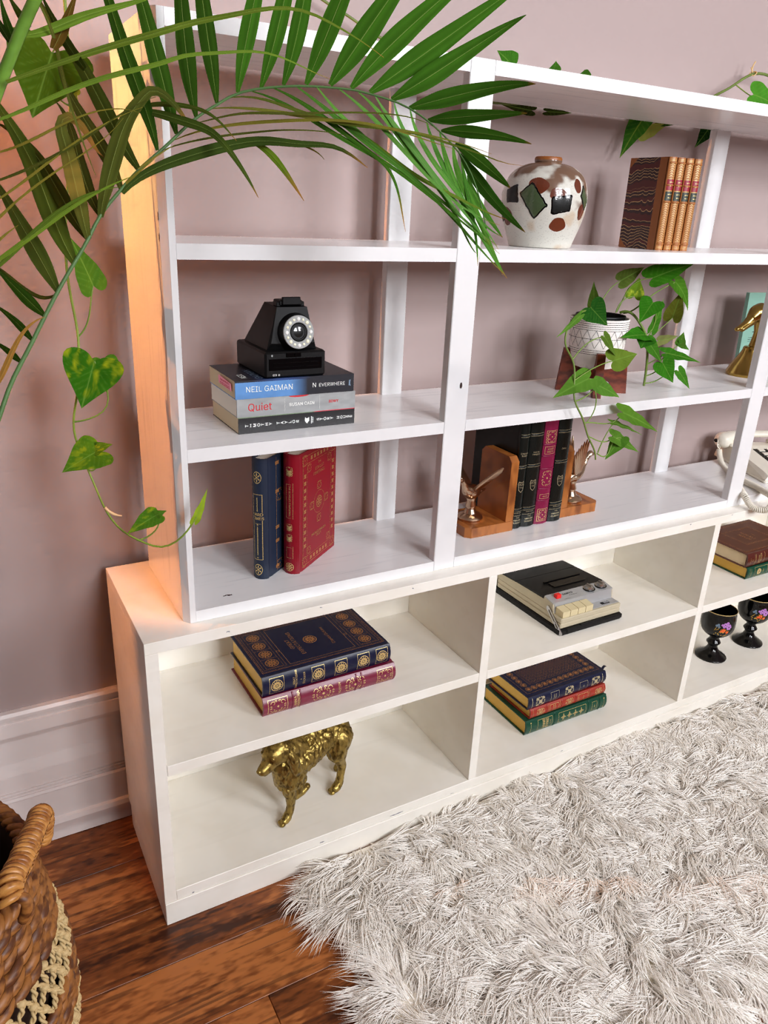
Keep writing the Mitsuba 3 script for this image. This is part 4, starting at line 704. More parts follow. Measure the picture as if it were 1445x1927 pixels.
hs = bones([[((-.092, .076, .086), .0225), ((-.070, .076, .098), .0155), ((-.03, .076, .103), .0130), ((.03, .076, .103), .0130), ((.070, .076, .098), .0155), ((.092, .076, .086), .0225)], [((-.092, .076, .082), .023), ((-.092, .076, .070), .0225)], [((.092, .076, .082), .023), ((.092, .076, .070), .0225)]], .006, 10); part(t, 'handset', TP(hs), 'mat_phone', True)
hp = TP(trimesh.Trimesh(vertices=[(-.116, .072, .078)], faces=np.zeros((0, 3), int))).vertices[0]; part(t, 'socket', ball(hp, .0055, 2, (1, 1, .9)), 'mat_black', True)
def coil(path, r=.0062, pitch=.0037, wire=.00165, n=14):
    p = curve(path, 400); s = np.r_[0, np.cumsum(np.linalg.norm(np.diff(p, axis=0), axis=1))]; turns = s[-1] / pitch; q = np.linspace(0, s[-1], int(turns * n)); c_ = np.c_[[np.interp(q, s, p[:, k]) for k in range(3)]].T
    tt = np.gradient(c_, axis=0); tt /= np.linalg.norm(tt, axis=1, keepdims=True); u = np.cross(tt, [.13, .21, .97]); u /= np.linalg.norm(u, axis=1, keepdims=True); w = np.cross(tt, u); a = q / pitch * 2 * np.pi
    return tube(c_ + r * (np.cos(a)[:, None] * u + np.sin(a)[:, None] * w), wire, 5)
zc = .5985
part(t, 'cord_lead', tube(curve([hp, hp + A([-.006, -.010, .002]), hp + A([-.010, -.014, -.010]), hp + A([-.002, -.016, -.018]), hp + A([.006, -.010, -.015]), hp + A([.002, -.008, -.010]), hp + A([-.002, -.016, -.020])], 40), .0013, 6), 'mat_phone', True)
Z = lambda u, v, z=zc: at_z(u, v, z)
part(t, 'coiled_cord', coil([hp + A([-.002, -.016, -.020]), hp + A([-.001, -.020, -.034]), Z(1376, 893), Z(1383, 906), Z(1390, 916), Z(1397, 927), Z(1402, 935, .598), Z(1409, 947, .587), Z(1420, 957, .579), Z(1438, 960, .579), Z(1451, 951, .586), Z(1452, 938, .598), Z(1441, 927, zc + .001), Z(1425, 917), Z(1402, 906), Z(1392, 899), Z(1388, 890), Z(1392, 880)]), 'mat_phone', True)

# ------------------------------------------------------------------ portable cassette recorder in the upper middle cubby
t = thing('cassette_recorder', 'vintage beige and black cassette recorder lying in the upper middle cubby', 'cassette recorder')
rx, ry, rz = .884, .0405, .3372
def RC(m): m = m.copy(); m.vertices = m.vertices * A([1, .935, 1]); return moved(m, .6, (rx, ry, rz))
part(t, 'tray', RC(hull([(x, y, z) for x, y in ((0, .006), (.006, 0), (.182, 0), (.188, .006), (.188, .250), (0, .250)) for z in (0, .010)] + [(x, y, .013) for x in (.003, .185) for y in (.004, .248)])), 'mat_black')
part(t, 'body', RC(cat([box(.004, .006, .0132, .184, .246, .0250, .002), box(.004, .006, .0253, .184, .246, .037, .002), hull([(x, y, z) for x in (.004, .184) for y, z in ((.036, .0372), (.246, .0372), (.040, .059), (.066, .0635), (.246, .0525))])])), 'mat_beige')
part(t, 'lid', RC(cat([hull([(x, y, z) for x in (.003, .185) for y, z in ((.072, .0600), (.172, .0570), (.073, .0655), (.172, .0605))]), hull([(x, y, z) for x in (.003, .185) for y, z in ((.1735, .0565), (.2475, .0525), (.1735, .0605), (.2475, .0565))])])), 'mat_black')
part(t, 'lid_window', RC(cat([hull([(x, y, z) for x in (.055, .150) for y, z in ((.096, .0655), (.122, .0644), (.096, .0662), (.122, .0654))]), box(.048, .126, .060, .158, .1305, .0668, .0005)])), 'mat_blackgloss')
part(t, 'control_panel', RC(hull([(x, y, z) for x in (.0045, .1835) for y, z in ((.0395, .0585), (.0715, .0628), (.0395, .0615), (.0715, .0668))])), 'mat_graypanel'); part(t, 'front_panel', RC(box(.100, .012, .0371, .182, .0358, .0384, .0004)), 'mat_graypanel'); part(t, 'riser', RC(hull([(x, y, z) for x in (.008, .180) for y, z in ((.0350, .0385), (.0385, .0385), (.0388, .0600), (.0392, .0600))])), 'mat_graypanel')
for k in range(4): part(t, 'key', RC(hull([(x, y, z) for x in (.010 + .0225 * k, .0312 + .0225 * k) for y, z in ((.0095, .0372), (.0345, .0372), (.0095, .0515), (.0345, .0545))])), 'mat_key')
part(t, 'record_button', RC(box(.0225, .050, .0625, .0365, .062, .0725, .0012)), 'mat_redplastic', label='red button')
for k in (.124, .160):
    kb = part(t, 'knob', RC(lathe([(0, 0), (.0125, 0), (.0125, .002), (.0100, .0025), (.0098, .0075), (.0085, .0085), (0, .0085)], (k, .0560, .0640), 40)), 'mat_chrome', 25); part(kb, 'bar', RC(box(k - .0018, .0475, .0722, k + .0018, .0645, .0755, .0005)), 'mat_chrome'); part(kb, 'bezel', RC(lathe([(.0125, 0), (.0145, 0), (.0145, .0012), (.0125, .0012)], (k, .0560, .0645), 40)), 'mat_black')
part(t, 'battery_meter', RC(cat([box(.136, .018, .0380, .160, .027, .0392, .0003)])), 'mat_black'); part(t, 'meter_face', RC(box(.144, .0195, .0388, .1585, .0255, .0396, .0002)), 'mat_chrome')
part(t, 'handle', RC(cat([box(.060, -.0015, .006, .132, .0045, .0152, .0015), box(.018, -.0022, .0015, .1865, .005, .0128, .003)])), 'mat_black')
def slot(a, b_, w): return line([a, b_], w).difference(line([A(a) + (A(b_) - A(a)) * .10, A(a) + (A(b_) - A(a)) * .78], w * .42))
br = extrude(slot((.052, .046), (.002, .005), .0105), .0022); br.vertices = np.c_[.0035 - br.vertices[:, 2], br.vertices[:, 0], br.vertices[:, 1]]; bk = part(t, 'bracket', RC(br), 'mat_chrome', label='chrome handle bracket')
part(bk, 'screw', RC(ball((.0010, .0235, .0215), .0038, 2, (.5, 1, 1))), 'mat_chrome', True)
zpan = lambda y: .0615 + (y - .0395) * (.0053 / .032)
ctm = trimesh.transformations.rotation_matrix(math.radians(.6), (0, 0, 1)); pan = lambda a, b_, h: (np.c_[a, b_ * .935, zpan(b_) + h + .0001] @ ctm[:3, :3].T) + A([rx, ry, rz])
decal(t, 'lettering', [text('SANYO', .0052, .062, .060, 0, True, 1.2), blur_print('xxxx xxxx xxxxx xxxxxxxx', .0016, .074, .0525), blur_print('xxxx xxxxx xxxx xxxx', .0015, .050, .0435), blur_print('xxxx', .0015, .124, .0410), blur_print('xxxxxx', .0015, .160, .0410)], pan, 'mat_ink')

# ------------------------------------------------------------------ two black goblets with painted flowers
GP = [(0, 0), (.0355, 0), (.0360, .0018), (.0345, .0045), (.026, .0105), (.0165, .018), (.0118, .0260), (.0112, .0315), (.0152, .0375), (.0158, .0410), (.0120, .0470), (.0112, .0525), (.018, .0590), (.0295, .0680), (.0365, .0800), (.0388, .0930), (.0382, .1100), (.0368, .1230), (.0374, .1290), (.0366, .1292), (.0352, .1225), (.0365, .105), (.0368, .093), (.034, .079), (.022, .066), (0, .061)]
gp = A(GP) * 1.15; gs = np.vstack([gp[:2], CubicSpline(np.arange(1, 20), gp[1:20])(np.linspace(1, 19, 70)), gp[20:]])
for k, (x, y, lb) in enumerate(((1.5400, .1120, 'black glazed goblet with painted flowers nearer the divider, in the lower right cubby'), (1.7050, .1180, 'black glazed goblet with painted flowers farther from the divider, in the lower right cubby'))):
    t = thing('goblet', lb, 'goblet', 'pair of black goblets'); g0 = A([x, y, .0703]); part(t, 'cup', lathe(gs, g0, 72), 'mat_blackgloss', 40)
    part(t, 'gold_rim', lathe([(.0428, .1470), (.0435, .1486), (.0426, .1495), (.0419, .1484)], g0, 64), 'mat_gold', 30, label='gold line on the rim')
    axg = math.atan2(CAM[1] - y, CAM[0] - x) + .18
    def cup_at(a, b_, h): ph = axg + a / .042; b_ = b_ * 1.15; r = np.interp(b_, gs[20:72, 1], gs[20:72, 0]) + .0002 + h; return np.c_[g0[0] + r * np.cos(ph), g0[1] + r * np.sin(ph), g0[2] + b_]
    rg = np.random.default_rng(5 + k)
    for ink, nm, spots in (('mat_purple', 'purple_flower', [(.012, .106, .005), (.018, .109, .0045), (.022, .100, .0075), (.010, .101, .004), (.005, .105, .003)]), ('mat_orange', 'orange_flower', [(.010, .0905, .0055), (.020, .086, .004), (.004, .088, .003)]), ('mat_bluegray', 'blue_flower', [(-.004, .1045, .003), (-.008, .101, .003), (-.002, .099, .0028)])):
        for (a, b_, r) in spots: decal(t, nm, [unary_union([dot(a + r * .6 * math.cos(q), b_ + r * .6 * math.sin(q), r * .42, 3) for q in np.linspace(0, 5.2, 6)])], cup_at, ink, .0003)
    decal(t, 'yellow_sprig', [dot(-.010 + .0035 * i + rg.normal(0, .001), .080 + rg.normal(0, .003), .0016, 2) for i in range(10)] + [line([(-.012 + .004 * i, .090 + rg.normal(0, .004)), (-.008 + .004 * i, .095 + rg.normal(0, .004))], .001) for i in range(9)], cup_at, 'mat_yellowink')

# ------------------------------------------------------------------ brass dog in the lower left cubby
t = thing('dog_figurine', 'antiqued brass long haired dog figurine stepping forward in the lower left cubby', 'figurine')
zb2 = .0705
def D(u, v, y): return at_y(u, v, y)
rump, hip = A([.392, .128, .214]), A([.385, .120, .196]); sh = A([.272, .082, .198]); ch = A([.262, .076, .166]); wd = A([.282, .086, .228])
body = [[(A([.398, .132, .206]), .020), (A([.382, .122, .205]), .030), (A([.352, .112, .207]), .030), (A([.315, .098, .203]), .035), (sh, .037), (ch, .030)],
        [(wd, .020), (A([.33, .105, .225]), .016), (A([.39, .128, .222]), .016)],
        [(A([.280, .084, .222]), .026), (A([.258, .074, .238]), .026), (A([.240, .066, .246]), .026)],                # neck
        [(A([.238, .064, .250]), .0265), (A([.226, .058, .247]), .0235)],                                             # skull
        [(A([.220, .054, .239]), .0160), (A([.205, .047, .231]), .0120), (A([.198, .044, .2285]), .0100)],                                            # muzzle
        [(A([.216, .052, .228]), .0105), (A([.203, .046, .222]), .0075)],                                             # lower jaw
        [(A([.250, .072, .205]), .026), (A([.252, .072, .175]), .022), (A([.262, .076, .150]), .014)],                # shaggy breast
        [(A([.256, .062, .158]), .015), (A([.262, .064, .128]), .0108), (A([.263, .066, .105]), .0082), (A([.260, .067, .088]), .0085), (A([.250, .062, .0775]), .0088)], [(A([.256, .066, .0775]), .0085), (A([.246, .060, .0765]), .0075)],   # straight foreleg
        [(A([.285, .102, .160]), .016), (A([.300, .100, .128]), .0115), (A([.288, .094, .105]), .0095), (A([.283, .092, .098]), .0082), (A([.300, .097, .097]), .0066), (A([.312, .100, .105]), .0070)],  # lifted foreleg
        [(A([.385, .110, .196]), .030), (A([.376, .100, .165]), .0195), (A([.386, .103, .140]), .0112), (A([.393, .106, .122]), .0090), (A([.388, .103, .100]), .0080), (A([.384, .101, .084]), .0092), (A([.374, .097, .0780]), .0095)], [(A([.380, .1, .0775]), .009), (A([.370, .096, .0770]), .0078)],
        [(A([.396, .140, .196]), .026), (A([.410, .152, .160]), .0175), (A([.424, .156, .136]), .0100), (A([.420, .154, .105]), .0080), (A([.412, .152, .085]), .0090), (A([.404, .149, .0785]), .0085)],
        [(A([.405, .138, .210]), .012), (A([.440, .152, .218]), .010), (A([.470, .162, .200]), .009), (A([.490, .168, .182]), .004)]]
m = bones(body, .0028, 5, 16); v = m.vertices; n_ = m.vertex_normals
shag = np.clip((v[:, 2] - .115) / .04, 0, 1) * np.clip((v[:, 0] - .232) / .012, 0, 1); shag = np.where(v[:, 0] > .37, shag * .6, shag)
tex = meshkit.fbm(v * A([190, 190, 62]), 3, 2) - .5; m.vertices = v + n_ * (shag * tex * .0105)[:, None] + n_ * ((meshkit.fbm(v * 260, 2, 5) - .5) * .0012)[:, None]
m.vertices[:, 2] = np.maximum(m.vertices[:, 2], zb2); part(t, 'body', m, 'mat_brass', True)
for sy, c_ in ((-1, A([.252, .046, .247])), (1, A([.226, .088, .250]))):
    d = unit(A([.62, -.5 * -sy * .3, 0])); ear = bones([[(c_, .008), (c_ + A([.007, -.003 if sy < 0 else .004, -.018]), .0115), (c_ + A([.013, -.003, -.040]), .0105), (c_ + A([.013, -.001, -.052]), .0055)]], .003, 5); ear.vertices += ear.vertex_normals * ((meshkit.fbm(ear.vertices * A([200, 200, 70]), 2, 8) - .5) * .005)[:, None]; part(t, 'ear', ear, 'mat_brass', True)
part(t, 'nose', ball((.1905, .0405, .2320), .0050, 2, (1, 1, .8)), 'mat_brass', True)
for p in ((.2165, .0375, .2530), (.2060, .0625, .2540)): part(t, 'eye', ball(p, .0034), 'mat_brass', True)
for fx, fy in ((.246, .060), (.370, .096)):
    for k in (-1, 0, 1): part(t, 'toe', ball((fx - .0055, fy - .002 + k * .0050, zb2 + .0052), .0040, 2, (1.5, 1, 1.1)), 'mat_brass', True)

# ------------------------------------------------------------------ areca palm reaching in from the left
palm = thing('areca_palm', 'arching areca palm fronds reaching in from the left in front of the shelf unit', 'palm')
def rachis(key_parent, pts, r0, r1, tone, label=None):
    tb = tube(curve([at_depth(*p) for p in pts], 90), np.linspace(r0, r1, 90), 8); c_ = np.tile(A(lin(*tone)), (len(tb.vertices), 1)) * (.75 + .5 * meshkit.noise(tb.vertices * 160))[:, None]
    return part(key_parent, 'frond', tb, 'mat_stem', True, color=c_, label=label)
GR, DK, OL, YL = (56, 98, 26), (46, 76, 20), (82, 88, 34), (132, 124, 48)
_lr = np.random.default_rng(11)
def leaflet(frond, pts, wpx, roll=0.0, tone=GR, tip=None, fold=.10, dz=0.0, base_w=.25, dry=0.0):
    """pts: (u, v, depth) along the midrib; wpx: greatest width seen face on; roll: turn of the blade about its midrib."""
    P = curve([at_depth(u, v, d) for u, v, d in pts], 26); n = len(P); t = np.gradient(P, axis=0); t /= np.linalg.norm(t, axis=1, keepdims=True)
    e = P - CAM; e /= np.linalg.norm(e, axis=1, keepdims=True); sd = np.cross(t, e); sd /= np.linalg.norm(sd, axis=1, keepdims=True); nn = np.cross(sd, t); a = math.radians(roll)
    w = math.cos(a) * sd + math.sin(a) * nn; m = -math.sin(a) * sd + math.cos(a) * nn; s = np.linspace(0, 1, n)
    half = .5 * wpx * pts[0][2] / FOCAL * np.minimum(base_w + (1 - base_w) * np.sin(np.minimum(s / .32, 1) * np.pi / 2), 1) * np.clip((1 - s) / .62, 0, 1) ** .72; half = np.maximum(half, .00025)
    ks = A([-1, -.6, -.22, -.05, 0, .05, .22, .6, 1.0]); hs = fold * (np.abs(ks) - .5); V = (P[:, None] + half[:, None, None] * (ks[None, :, None] * w[:, None] + hs[None, :, None] * m[:, None])).reshape(-1, 3)
    i, j = np.meshgrid(np.arange(n - 1), np.arange(8), indexing='ij'); i, j = i.ravel(), j.ravel(); q = i * 9 + j; f = np.vstack([np.c_[q, q + 1, q + 10], np.c_[q, q + 10, q + 9]])
    sh = _lr.uniform(.85, 1.15); c_ = A(lin(*tone)) * sh; streak = 1 + .18 * np.sin(ks * 9 + _lr.uniform(0, 6))[None, :, None] + .16 * (meshkit.noise(np.c_[s * 14, s * 0, s * 0 + sh * 9]) - .5)[:, None, None]
    C = c_[None, None] * streak * np.ones((n, 9, 1)); C[:, 4] = C[:, 4] * .4 + A(lin(150, 168, 96)) * .6
    if dry: g = np.clip(meshkit.fbm(np.c_[s * 5, s * 0 + sh * 20, s * 0], 3) * 2 - 1 + dry, 0, 1)[:, None, None]; C = C * (1 - g) + A(lin(176, 140, 62)) * g
    if tip: k = np.clip((s - (1 - tip)) / tip * 1.3, 0, 1)[:, None, None]; C = C * (1 - k) + A(lin(158, 112, 54)) * k
    return part(frond, 'leaflet', trimesh.Trimesh(V, f, process=False), 'mat_leaf', True, color=np.clip(C.reshape(-1, 3), 0, 1))
d0 = .86
F1 = rachis(palm, [(-330, 1560, .98), (-160, 1180, .92), (-60, 930, .88), (0, 781, d0), (20, 724, d0), (40, 683, d0), (61, 643, d0), (84, 596, d0), (108, 550, d0), (138, 498, d0), (169, 444, d0), (187, 408, d0), (225, 360, d0), (263, 318, d0), (294, 291, d0), (332, 256, d0), (374, 218, d0), (408, 197, d0), (437, 180, d0), (475, 169, d0), (516, 164, d0), (558, 162, d0), (597, 163, d0), (637, 166, d0), (674, 171, d0), (707, 180, d0), (740, 190, d0), (772, 205, .855), (803, 226, .85), (828, 248, .845), (853, 274, .84), (872, 300, .835), (890, 335, .83), (904, 380, .825), (915, 430, .82)], .0040, .0006, (78, 112, 62), 'grey green arching midrib with two rows of leaflets')
U = lambda pts, d1=.80, dd=d0: [(u, v, dd + (d1 - dd) * k / (len(pts) - 1)) for k, (u, v) in enumerate(pts)]
UP_ = [([(296, 283), (270, 194), (235, 97), (204, 0), (182, -60)], 29, 8, DK), ([(332, 252), (301, 131), (266, 0), (245, -70)], 33, -8, DK), ([(369, 220), (356, 145), (341, 0), (333, -80)], 33, 5, DK), ([(408, 194), (394, 93), (381, 0), (376, -90)], 31, -5, DK),
       ([(447, 174), (460, 95), (479, 0), (492, -90)], 31, 6, GR), ([(491, 165), (512, 95), (535, 0), (556, -90)], 31, -6, GR), ([(533, 160), (552, 95), (572, 0), (590, -80)], 31, 8, GR), ([(576, 159), (612, 72), (641, 0), (676, -80)], 36, -5, GR), ([(621, 160), (676, 80), (731, 0), (775, -60)], 44, 6, GR), ([(661, 166), (732, 88), (828, 0), (880, -45)], 40, -8, GR),
       ([(696, 174), (795, 104), (900, 28), (948, -6)], 40, 6, GR), ([(737, 187), (848, 118), (940, 58), (990, 28)], 37, -4, GR), ([(770, 203), (878, 175), (960, 160), (1008, 158)], 31, 4, GR), ([(805, 226), (870, 220), (940, 215), (992, 213)], 25, 2, GR), ([(830, 246), (880, 248), (940, 256), (1000, 271)], 22, -4, GR), ([(857, 270), (905, 305), (940, 335), (960, 354)], 23, 8, GR), ([(866, 290), (915, 360), (955, 405), (988, 437)], 23, -8, (60, 108, 34))]
for i, (p, w, r, tn) in enumerate(UP_):
    if p[-1][1] < 0: (a0, b0), (a1, b1) = p[-2], p[-1]; p = p[:-1] + [(a1 + 1.1 * (a1 - a0), b1 + 1.1 * (b1 - b0))]
    leaflet(F1, U(p, .815 if i < 12 else .80), w, r, tn, tip=.06 if i > 11 else None, base_w=.2)
# broad leaflets of the near half, on the wall side, and two folded ones on the room side
for p, w, r, tn, tp in (([(262, 320), (208, 228), (149, 118), (104, 50), (72, -6)], 30, 6, (58, 70, 24), None), ([(228, 356), (182, 262), (137, 188), (108, 120)], 26, -8, (62, 66, 24), None), ([(189, 406), (163, 350), (148, 300), (136, 250), (104, 190)], 26, 10, (58, 62, 22), None), ([(166, 450), (120, 378), (80, 310), (40, 262), (-10, 230)], 28, 6, (64, 72, 24), None), ([(141, 495), (97, 400), (57, 300), (8, 216), (-20, 170)], 42, -6, (70, 84, 28), None), ([(109, 548), (62, 462), (22, 392), (-14, 330)], 34, 8, (64, 76, 28), None), ([(84, 594), (36, 548), (-12, 498)], 22, 0, DK, None), ([(61, 641), (28, 604), (-12, 572)], 15, 10, DK, None), ([(40, 682), (14, 660), (-14, 640)], 13, 10, DK, None),
                        ([(110, 550), (80, 560), (30, 530), (-20, 495)], 8, 20, OL, None)): leaflet(F1, U(p, .90), w, r, tn, tp, base_w=.3)
leaflet(F1, [(189, 408, .86), (200, 350, .845), (216, 290, .835), (245, 215, .825), (270, 182, .822), (286, 170, .822), (302, 174, .825), (322, 190, .832), (342, 214, .84), (358, 242, .85)], 30, 0, (70, 78, 30), .12, base_w=.35)
leaflet(F1, [(166, 450, .86), (154, 400, .845), (138, 330, .835), (120, 262, .825), (116, 230, .822), (124, 220, .822), (142, 226, .826), (166, 256, .834), (196, 296, .845)], 30, 0, (84, 90, 36), .35, base_w=.35, dry=.2)
leaflet(F1, U([(230, 363), (277, 325), (346, 297), (450, 270), (500, 265), (566, 271), (628, 276), (664, 294), (692, 316)], .83), 21, 12, (64, 84, 34), .10, base_w=.4); leaflet(F1, U([(560, 272), (592, 284), (530, 272), (545, 305), (574, 380)][:2] + [(610, 300)], .83), 3, 0, YL)
leaflet(F1, U([(470, 268), (500, 282), (528, 312), (545, 336), (572, 378)], .83), 13, 10, (100, 128, 34), .45)
leaflet(F1, U([(226, 356), (258, 326), (290, 300), (180, 345)][:3], .85), 6, 30, YL)
for p, w, r, tn, tp in (([(435, 183), (512, 191), (608, 224), (774, 249), (857, 274), (905, 290), (930, 300), (985, 312)], 14, 60, (92, 104, 38), .10), ([(401, 204), (450, 203), (504, 208), (608, 224), (774, 248), (860, 268), (925, 290)], 10, 50, (110, 112, 44), .08), ([(367, 232), (400, 224), (450, 214), (525, 213), (690, 212), (795, 228), (828, 248)], 8, 55, OL, None), ([(329, 263), (415, 238), (500, 229), (566, 226), (690, 232), (774, 254), (860, 282)], 9, 50, YL, None), ([(304, 284), (380, 262), (498, 247), (525, 245), (620, 249), (672, 262)], 6, 50, OL, None),
                        ([(475, 172), (550, 203), (632, 253), (732, 311), (815, 374), (885, 430), (940, 478)], 15, 58, GR, .05), ([(516, 166), (608, 220), (690, 282), (728, 315), (749, 361), (763, 436)], 18, 60, GR, .18), ([(560, 164), (616, 207), (700, 275), (774, 332), (857, 415), (905, 470), (948, 516)], 19, 58, (74, 122, 44), .06), ([(597, 164), (666, 241), (753, 316), (857, 399), (905, 440), (936, 462)], 17, 58, (84, 132, 52), .05), ([(639, 168), (712, 232), (774, 299), (840, 366), (940, 424)], 15, 58, (92, 142, 62), .05), ([(675, 174), (732, 232), (795, 316), (860, 410), (890, 470), (899, 478)], 16, 55, (88, 138, 56), .04), ([(707, 182), (753, 249), (815, 332), (870, 410), (900, 440)], 16, 55, (100, 150, 72), None), ([(742, 194), (774, 270), (836, 353), (890, 420), (922, 458)], 15, 55, (92, 146, 66), .05), ([(772, 207), (807, 290), (869, 374), (905, 420), (938, 470)], 15, 55, (86, 138, 56), .04), ([(803, 230), (836, 316), (886, 395), (920, 430), (946, 446)], 14, 50, (76, 130, 50), .05), ([(828, 250), (850, 330), (886, 410), (920, 470), (946, 518)], 16, 45, (78, 130, 48), .06), ([(853, 276), (872, 350), (905, 420), (930, 480), (954, 524)], 18, 40, (80, 132, 46), .08), ([(868, 300), (882, 370), (893, 430), (899, 500)], 12, 45, (66, 118, 40), .08), ([(880, 330), (906, 390), (930, 425), (945, 447)], 14, 30, (72, 124, 42), .06), ([(610, 224), (690, 262), (774, 325), (857, 370), (930, 405), (952, 412)], 13, 45, (96, 120, 40), .12),
                        ([(242, 208), (294, 213), (346, 228), (398, 249), (432, 284), (460, 325), (486, 372)], 17, 20, (66, 84, 30), .08), ([(240, 206), (300, 196), (346, 199), (388, 211), (419, 235), (445, 265)], 9, 15, (74, 90, 32), .10)): leaflet(F1, U(p, .80), w, r, tn, tp)
for p, w, tn in (([(-20, 290), (107, 239), (180, 210), (239, 206), (262, 212)], 6, YL), ([(-20, 345), (114, 287), (187, 242), (263, 194), (294, 182)], 7, OL), ([(-20, 385), (62, 328), (138, 270), (221, 221), (268, 202)], 6, YL), ([(-20, 425), (59, 356), (112, 318), (170, 280), (232, 222)], 5, YL), ([(-20, 500), (104, 412), (194, 356), (249, 332)], 12, (110, 138, 44)), ([(-20, 515), (48, 452), (104, 402), (163, 367), (230, 352)], 11, (96, 122, 40)), ([(-20, 470), (12, 440), (34, 424)], 6, YL), ([(-15, 735), (20, 668), (52, 616), (85, 596)], 13, (176, 130, 62)), ([(-10, 420), (30, 380), (60, 352)], 4, YL), ([(260, 318), (300, 290), (330, 272)], 4, YL)): leaflet(F1, [(u, v, .82) for u, v in p], w, 35, tn, base_w=.6)
# second frond: only its near stalk and the drooping edge-on leaflets are in view
F2 = rachis(palm, [(-230, 700, .74), (-90, 380, .68), (-30, 240, .65), (0, 158, .63), (21, 104, .62), (45, 45, .61), (70, -10, .60), (110, -110, .60)], .0056, .0046, (100, 142, 48), 'pale green stalk close to the camera')
for p, w, r, tn, tp in (([(46, 66), (95, 55), (156, 31), (242, 7), (300, -12)], 21, 30, (84, 110, 34), None), ([(12, 154), (104, 121), (221, 83), (311, 57), (360, 43), (441, 27), (504, 16), (566, 19), (628, 46), (670, 71), (722, 108)], 17, 45, (96, 116, 38), .05), ([(-5, 226), (60, 200), (121, 173), (225, 138), (311, 116), (346, 105), (415, 99), (504, 100), (566, 124), (622, 149)], 15, 50, (96, 122, 40), .06), ([(70, 0), (104, 80), (120, 150), (150, 250), (180, 330)], 8, 20, OL, None), ([(30, 85), (12, 40), (0, -10)], 16, 10, DK, None), ([(100, 92), (120, 50), (146, -20)], 24, 12, (92, 70, 26), None), ([(160, 130), (116, 65), (76, -14)], 20, 15, (60, 72, 24), None), ([(56, 52), (34, 22), (14, -12)], 15, 0, (60, 78, 24), None), ([(22, 84), (-4, 40), (-20, 10)], 13, 0, (40, 60, 20), None)): leaflet(F2, [(u, v, .62 + .10 * k / (len(p) - 1)) for k, (u, v) in enumerate(p)], w, r, tn, tp, base_w=.5)
pb = A([-.90, -.10, 0]); part(palm, 'planter', lathe([(0, 0), (.115, 0), (.13, .012), (.155, .26), (.165, .275), (.160, .29), (.148, .285), (.14, .25), (0, .24)], pb, 48), 'mat_pot', 30)
for q, d in (((-330, 1560), .98), ((-230, 700), .74)):
    e = at_depth(*q, d); tb = tube(curve([pb + A([.02, .02, .24]), pb * .6 + e * .4 + A([0, 0, .15]), e], 20), np.linspace(.010, .0048, 20), 8); part(palm, 'stalk', tb, 'mat_stem', True, color=np.tile(A(lin(96, 130, 66)), (len(tb.vertices), 1)))

# ------------------------------------------------------------------ woven basket at the left edge
bc = A([-.372, -.150, .0005]); BP = A([(.150, .0), (.172, .012), (.188, .06), (.199, .12), (.204, .18), (.201, .235), (.192, .285), (.182, .33), (.176, .365), (.175, .395)])
brad = lambda z: np.interp(z, BP[:, 1], BP[:, 0])
bk = thing('woven_basket', 'round woven seagrass basket with a wrapped cane handle on the floor by the left edge', 'basket')
part(bk, 'liner', lathe(np.vstack([[(0, .003)], BP * A([.965, 1]) + A([0, .003]), (BP[::-1] * A([.94, 1])) + A([0, .004]), [(0, .012)]]), bc, 64), 'mat_basketdark', 40)
def plait(z, n, r, amp, mat_, name, seed, half):
    """One woven row: twisted strands wound round the basket at height z, each strand turn a leaf-shaped bulge."""
    rg = np.random.default_rng(seed); ms = []; R_ = brad(z)
    for i in range(n):
        a = 2 * math.pi * (i + rg.uniform(-.15, .15)) / n
        if math.cos(a + .35) < -.45: continue
        tl = 2 * math.pi * R_ / n * 1.25; up = rg.uniform(.55, 1.0) * amp; rr = R_ + r * rg.uniform(.2, .55)
        c_ = A([math.cos(a), math.sin(a), 0]); tg = A([-math.sin(a), math.cos(a), 0]); p = [bc + c_ * (rr - r * .4) + tg * -tl * .6 + A([0, 0, z - up]), bc + c_ * (rr + r * .35) + tg * -tl * .2 + A([0, 0, z - up * .3]), bc + c_ * (rr + r * .35) + tg * tl * .2 + A([0, 0, z + up * .3]), bc + c_ * (rr - r * .4) + tg * tl * .6 + A([0, 0, z + up])]
        ms.append(tube(curve(p, 7), r * A([.35, .8, 1, 1.05, 1, .8, .35]) * rg.uniform(.85, 1.1), 7))
    return part(bk, name, cat(ms), mat_, True)
for i, z in enumerate(np.arange(.388, .303, -.0165)): labels[plait(z, 44, .0088, .010, 'mat_straw', 'brown_weave', i, 0)] = {'kind': 'stuff'}
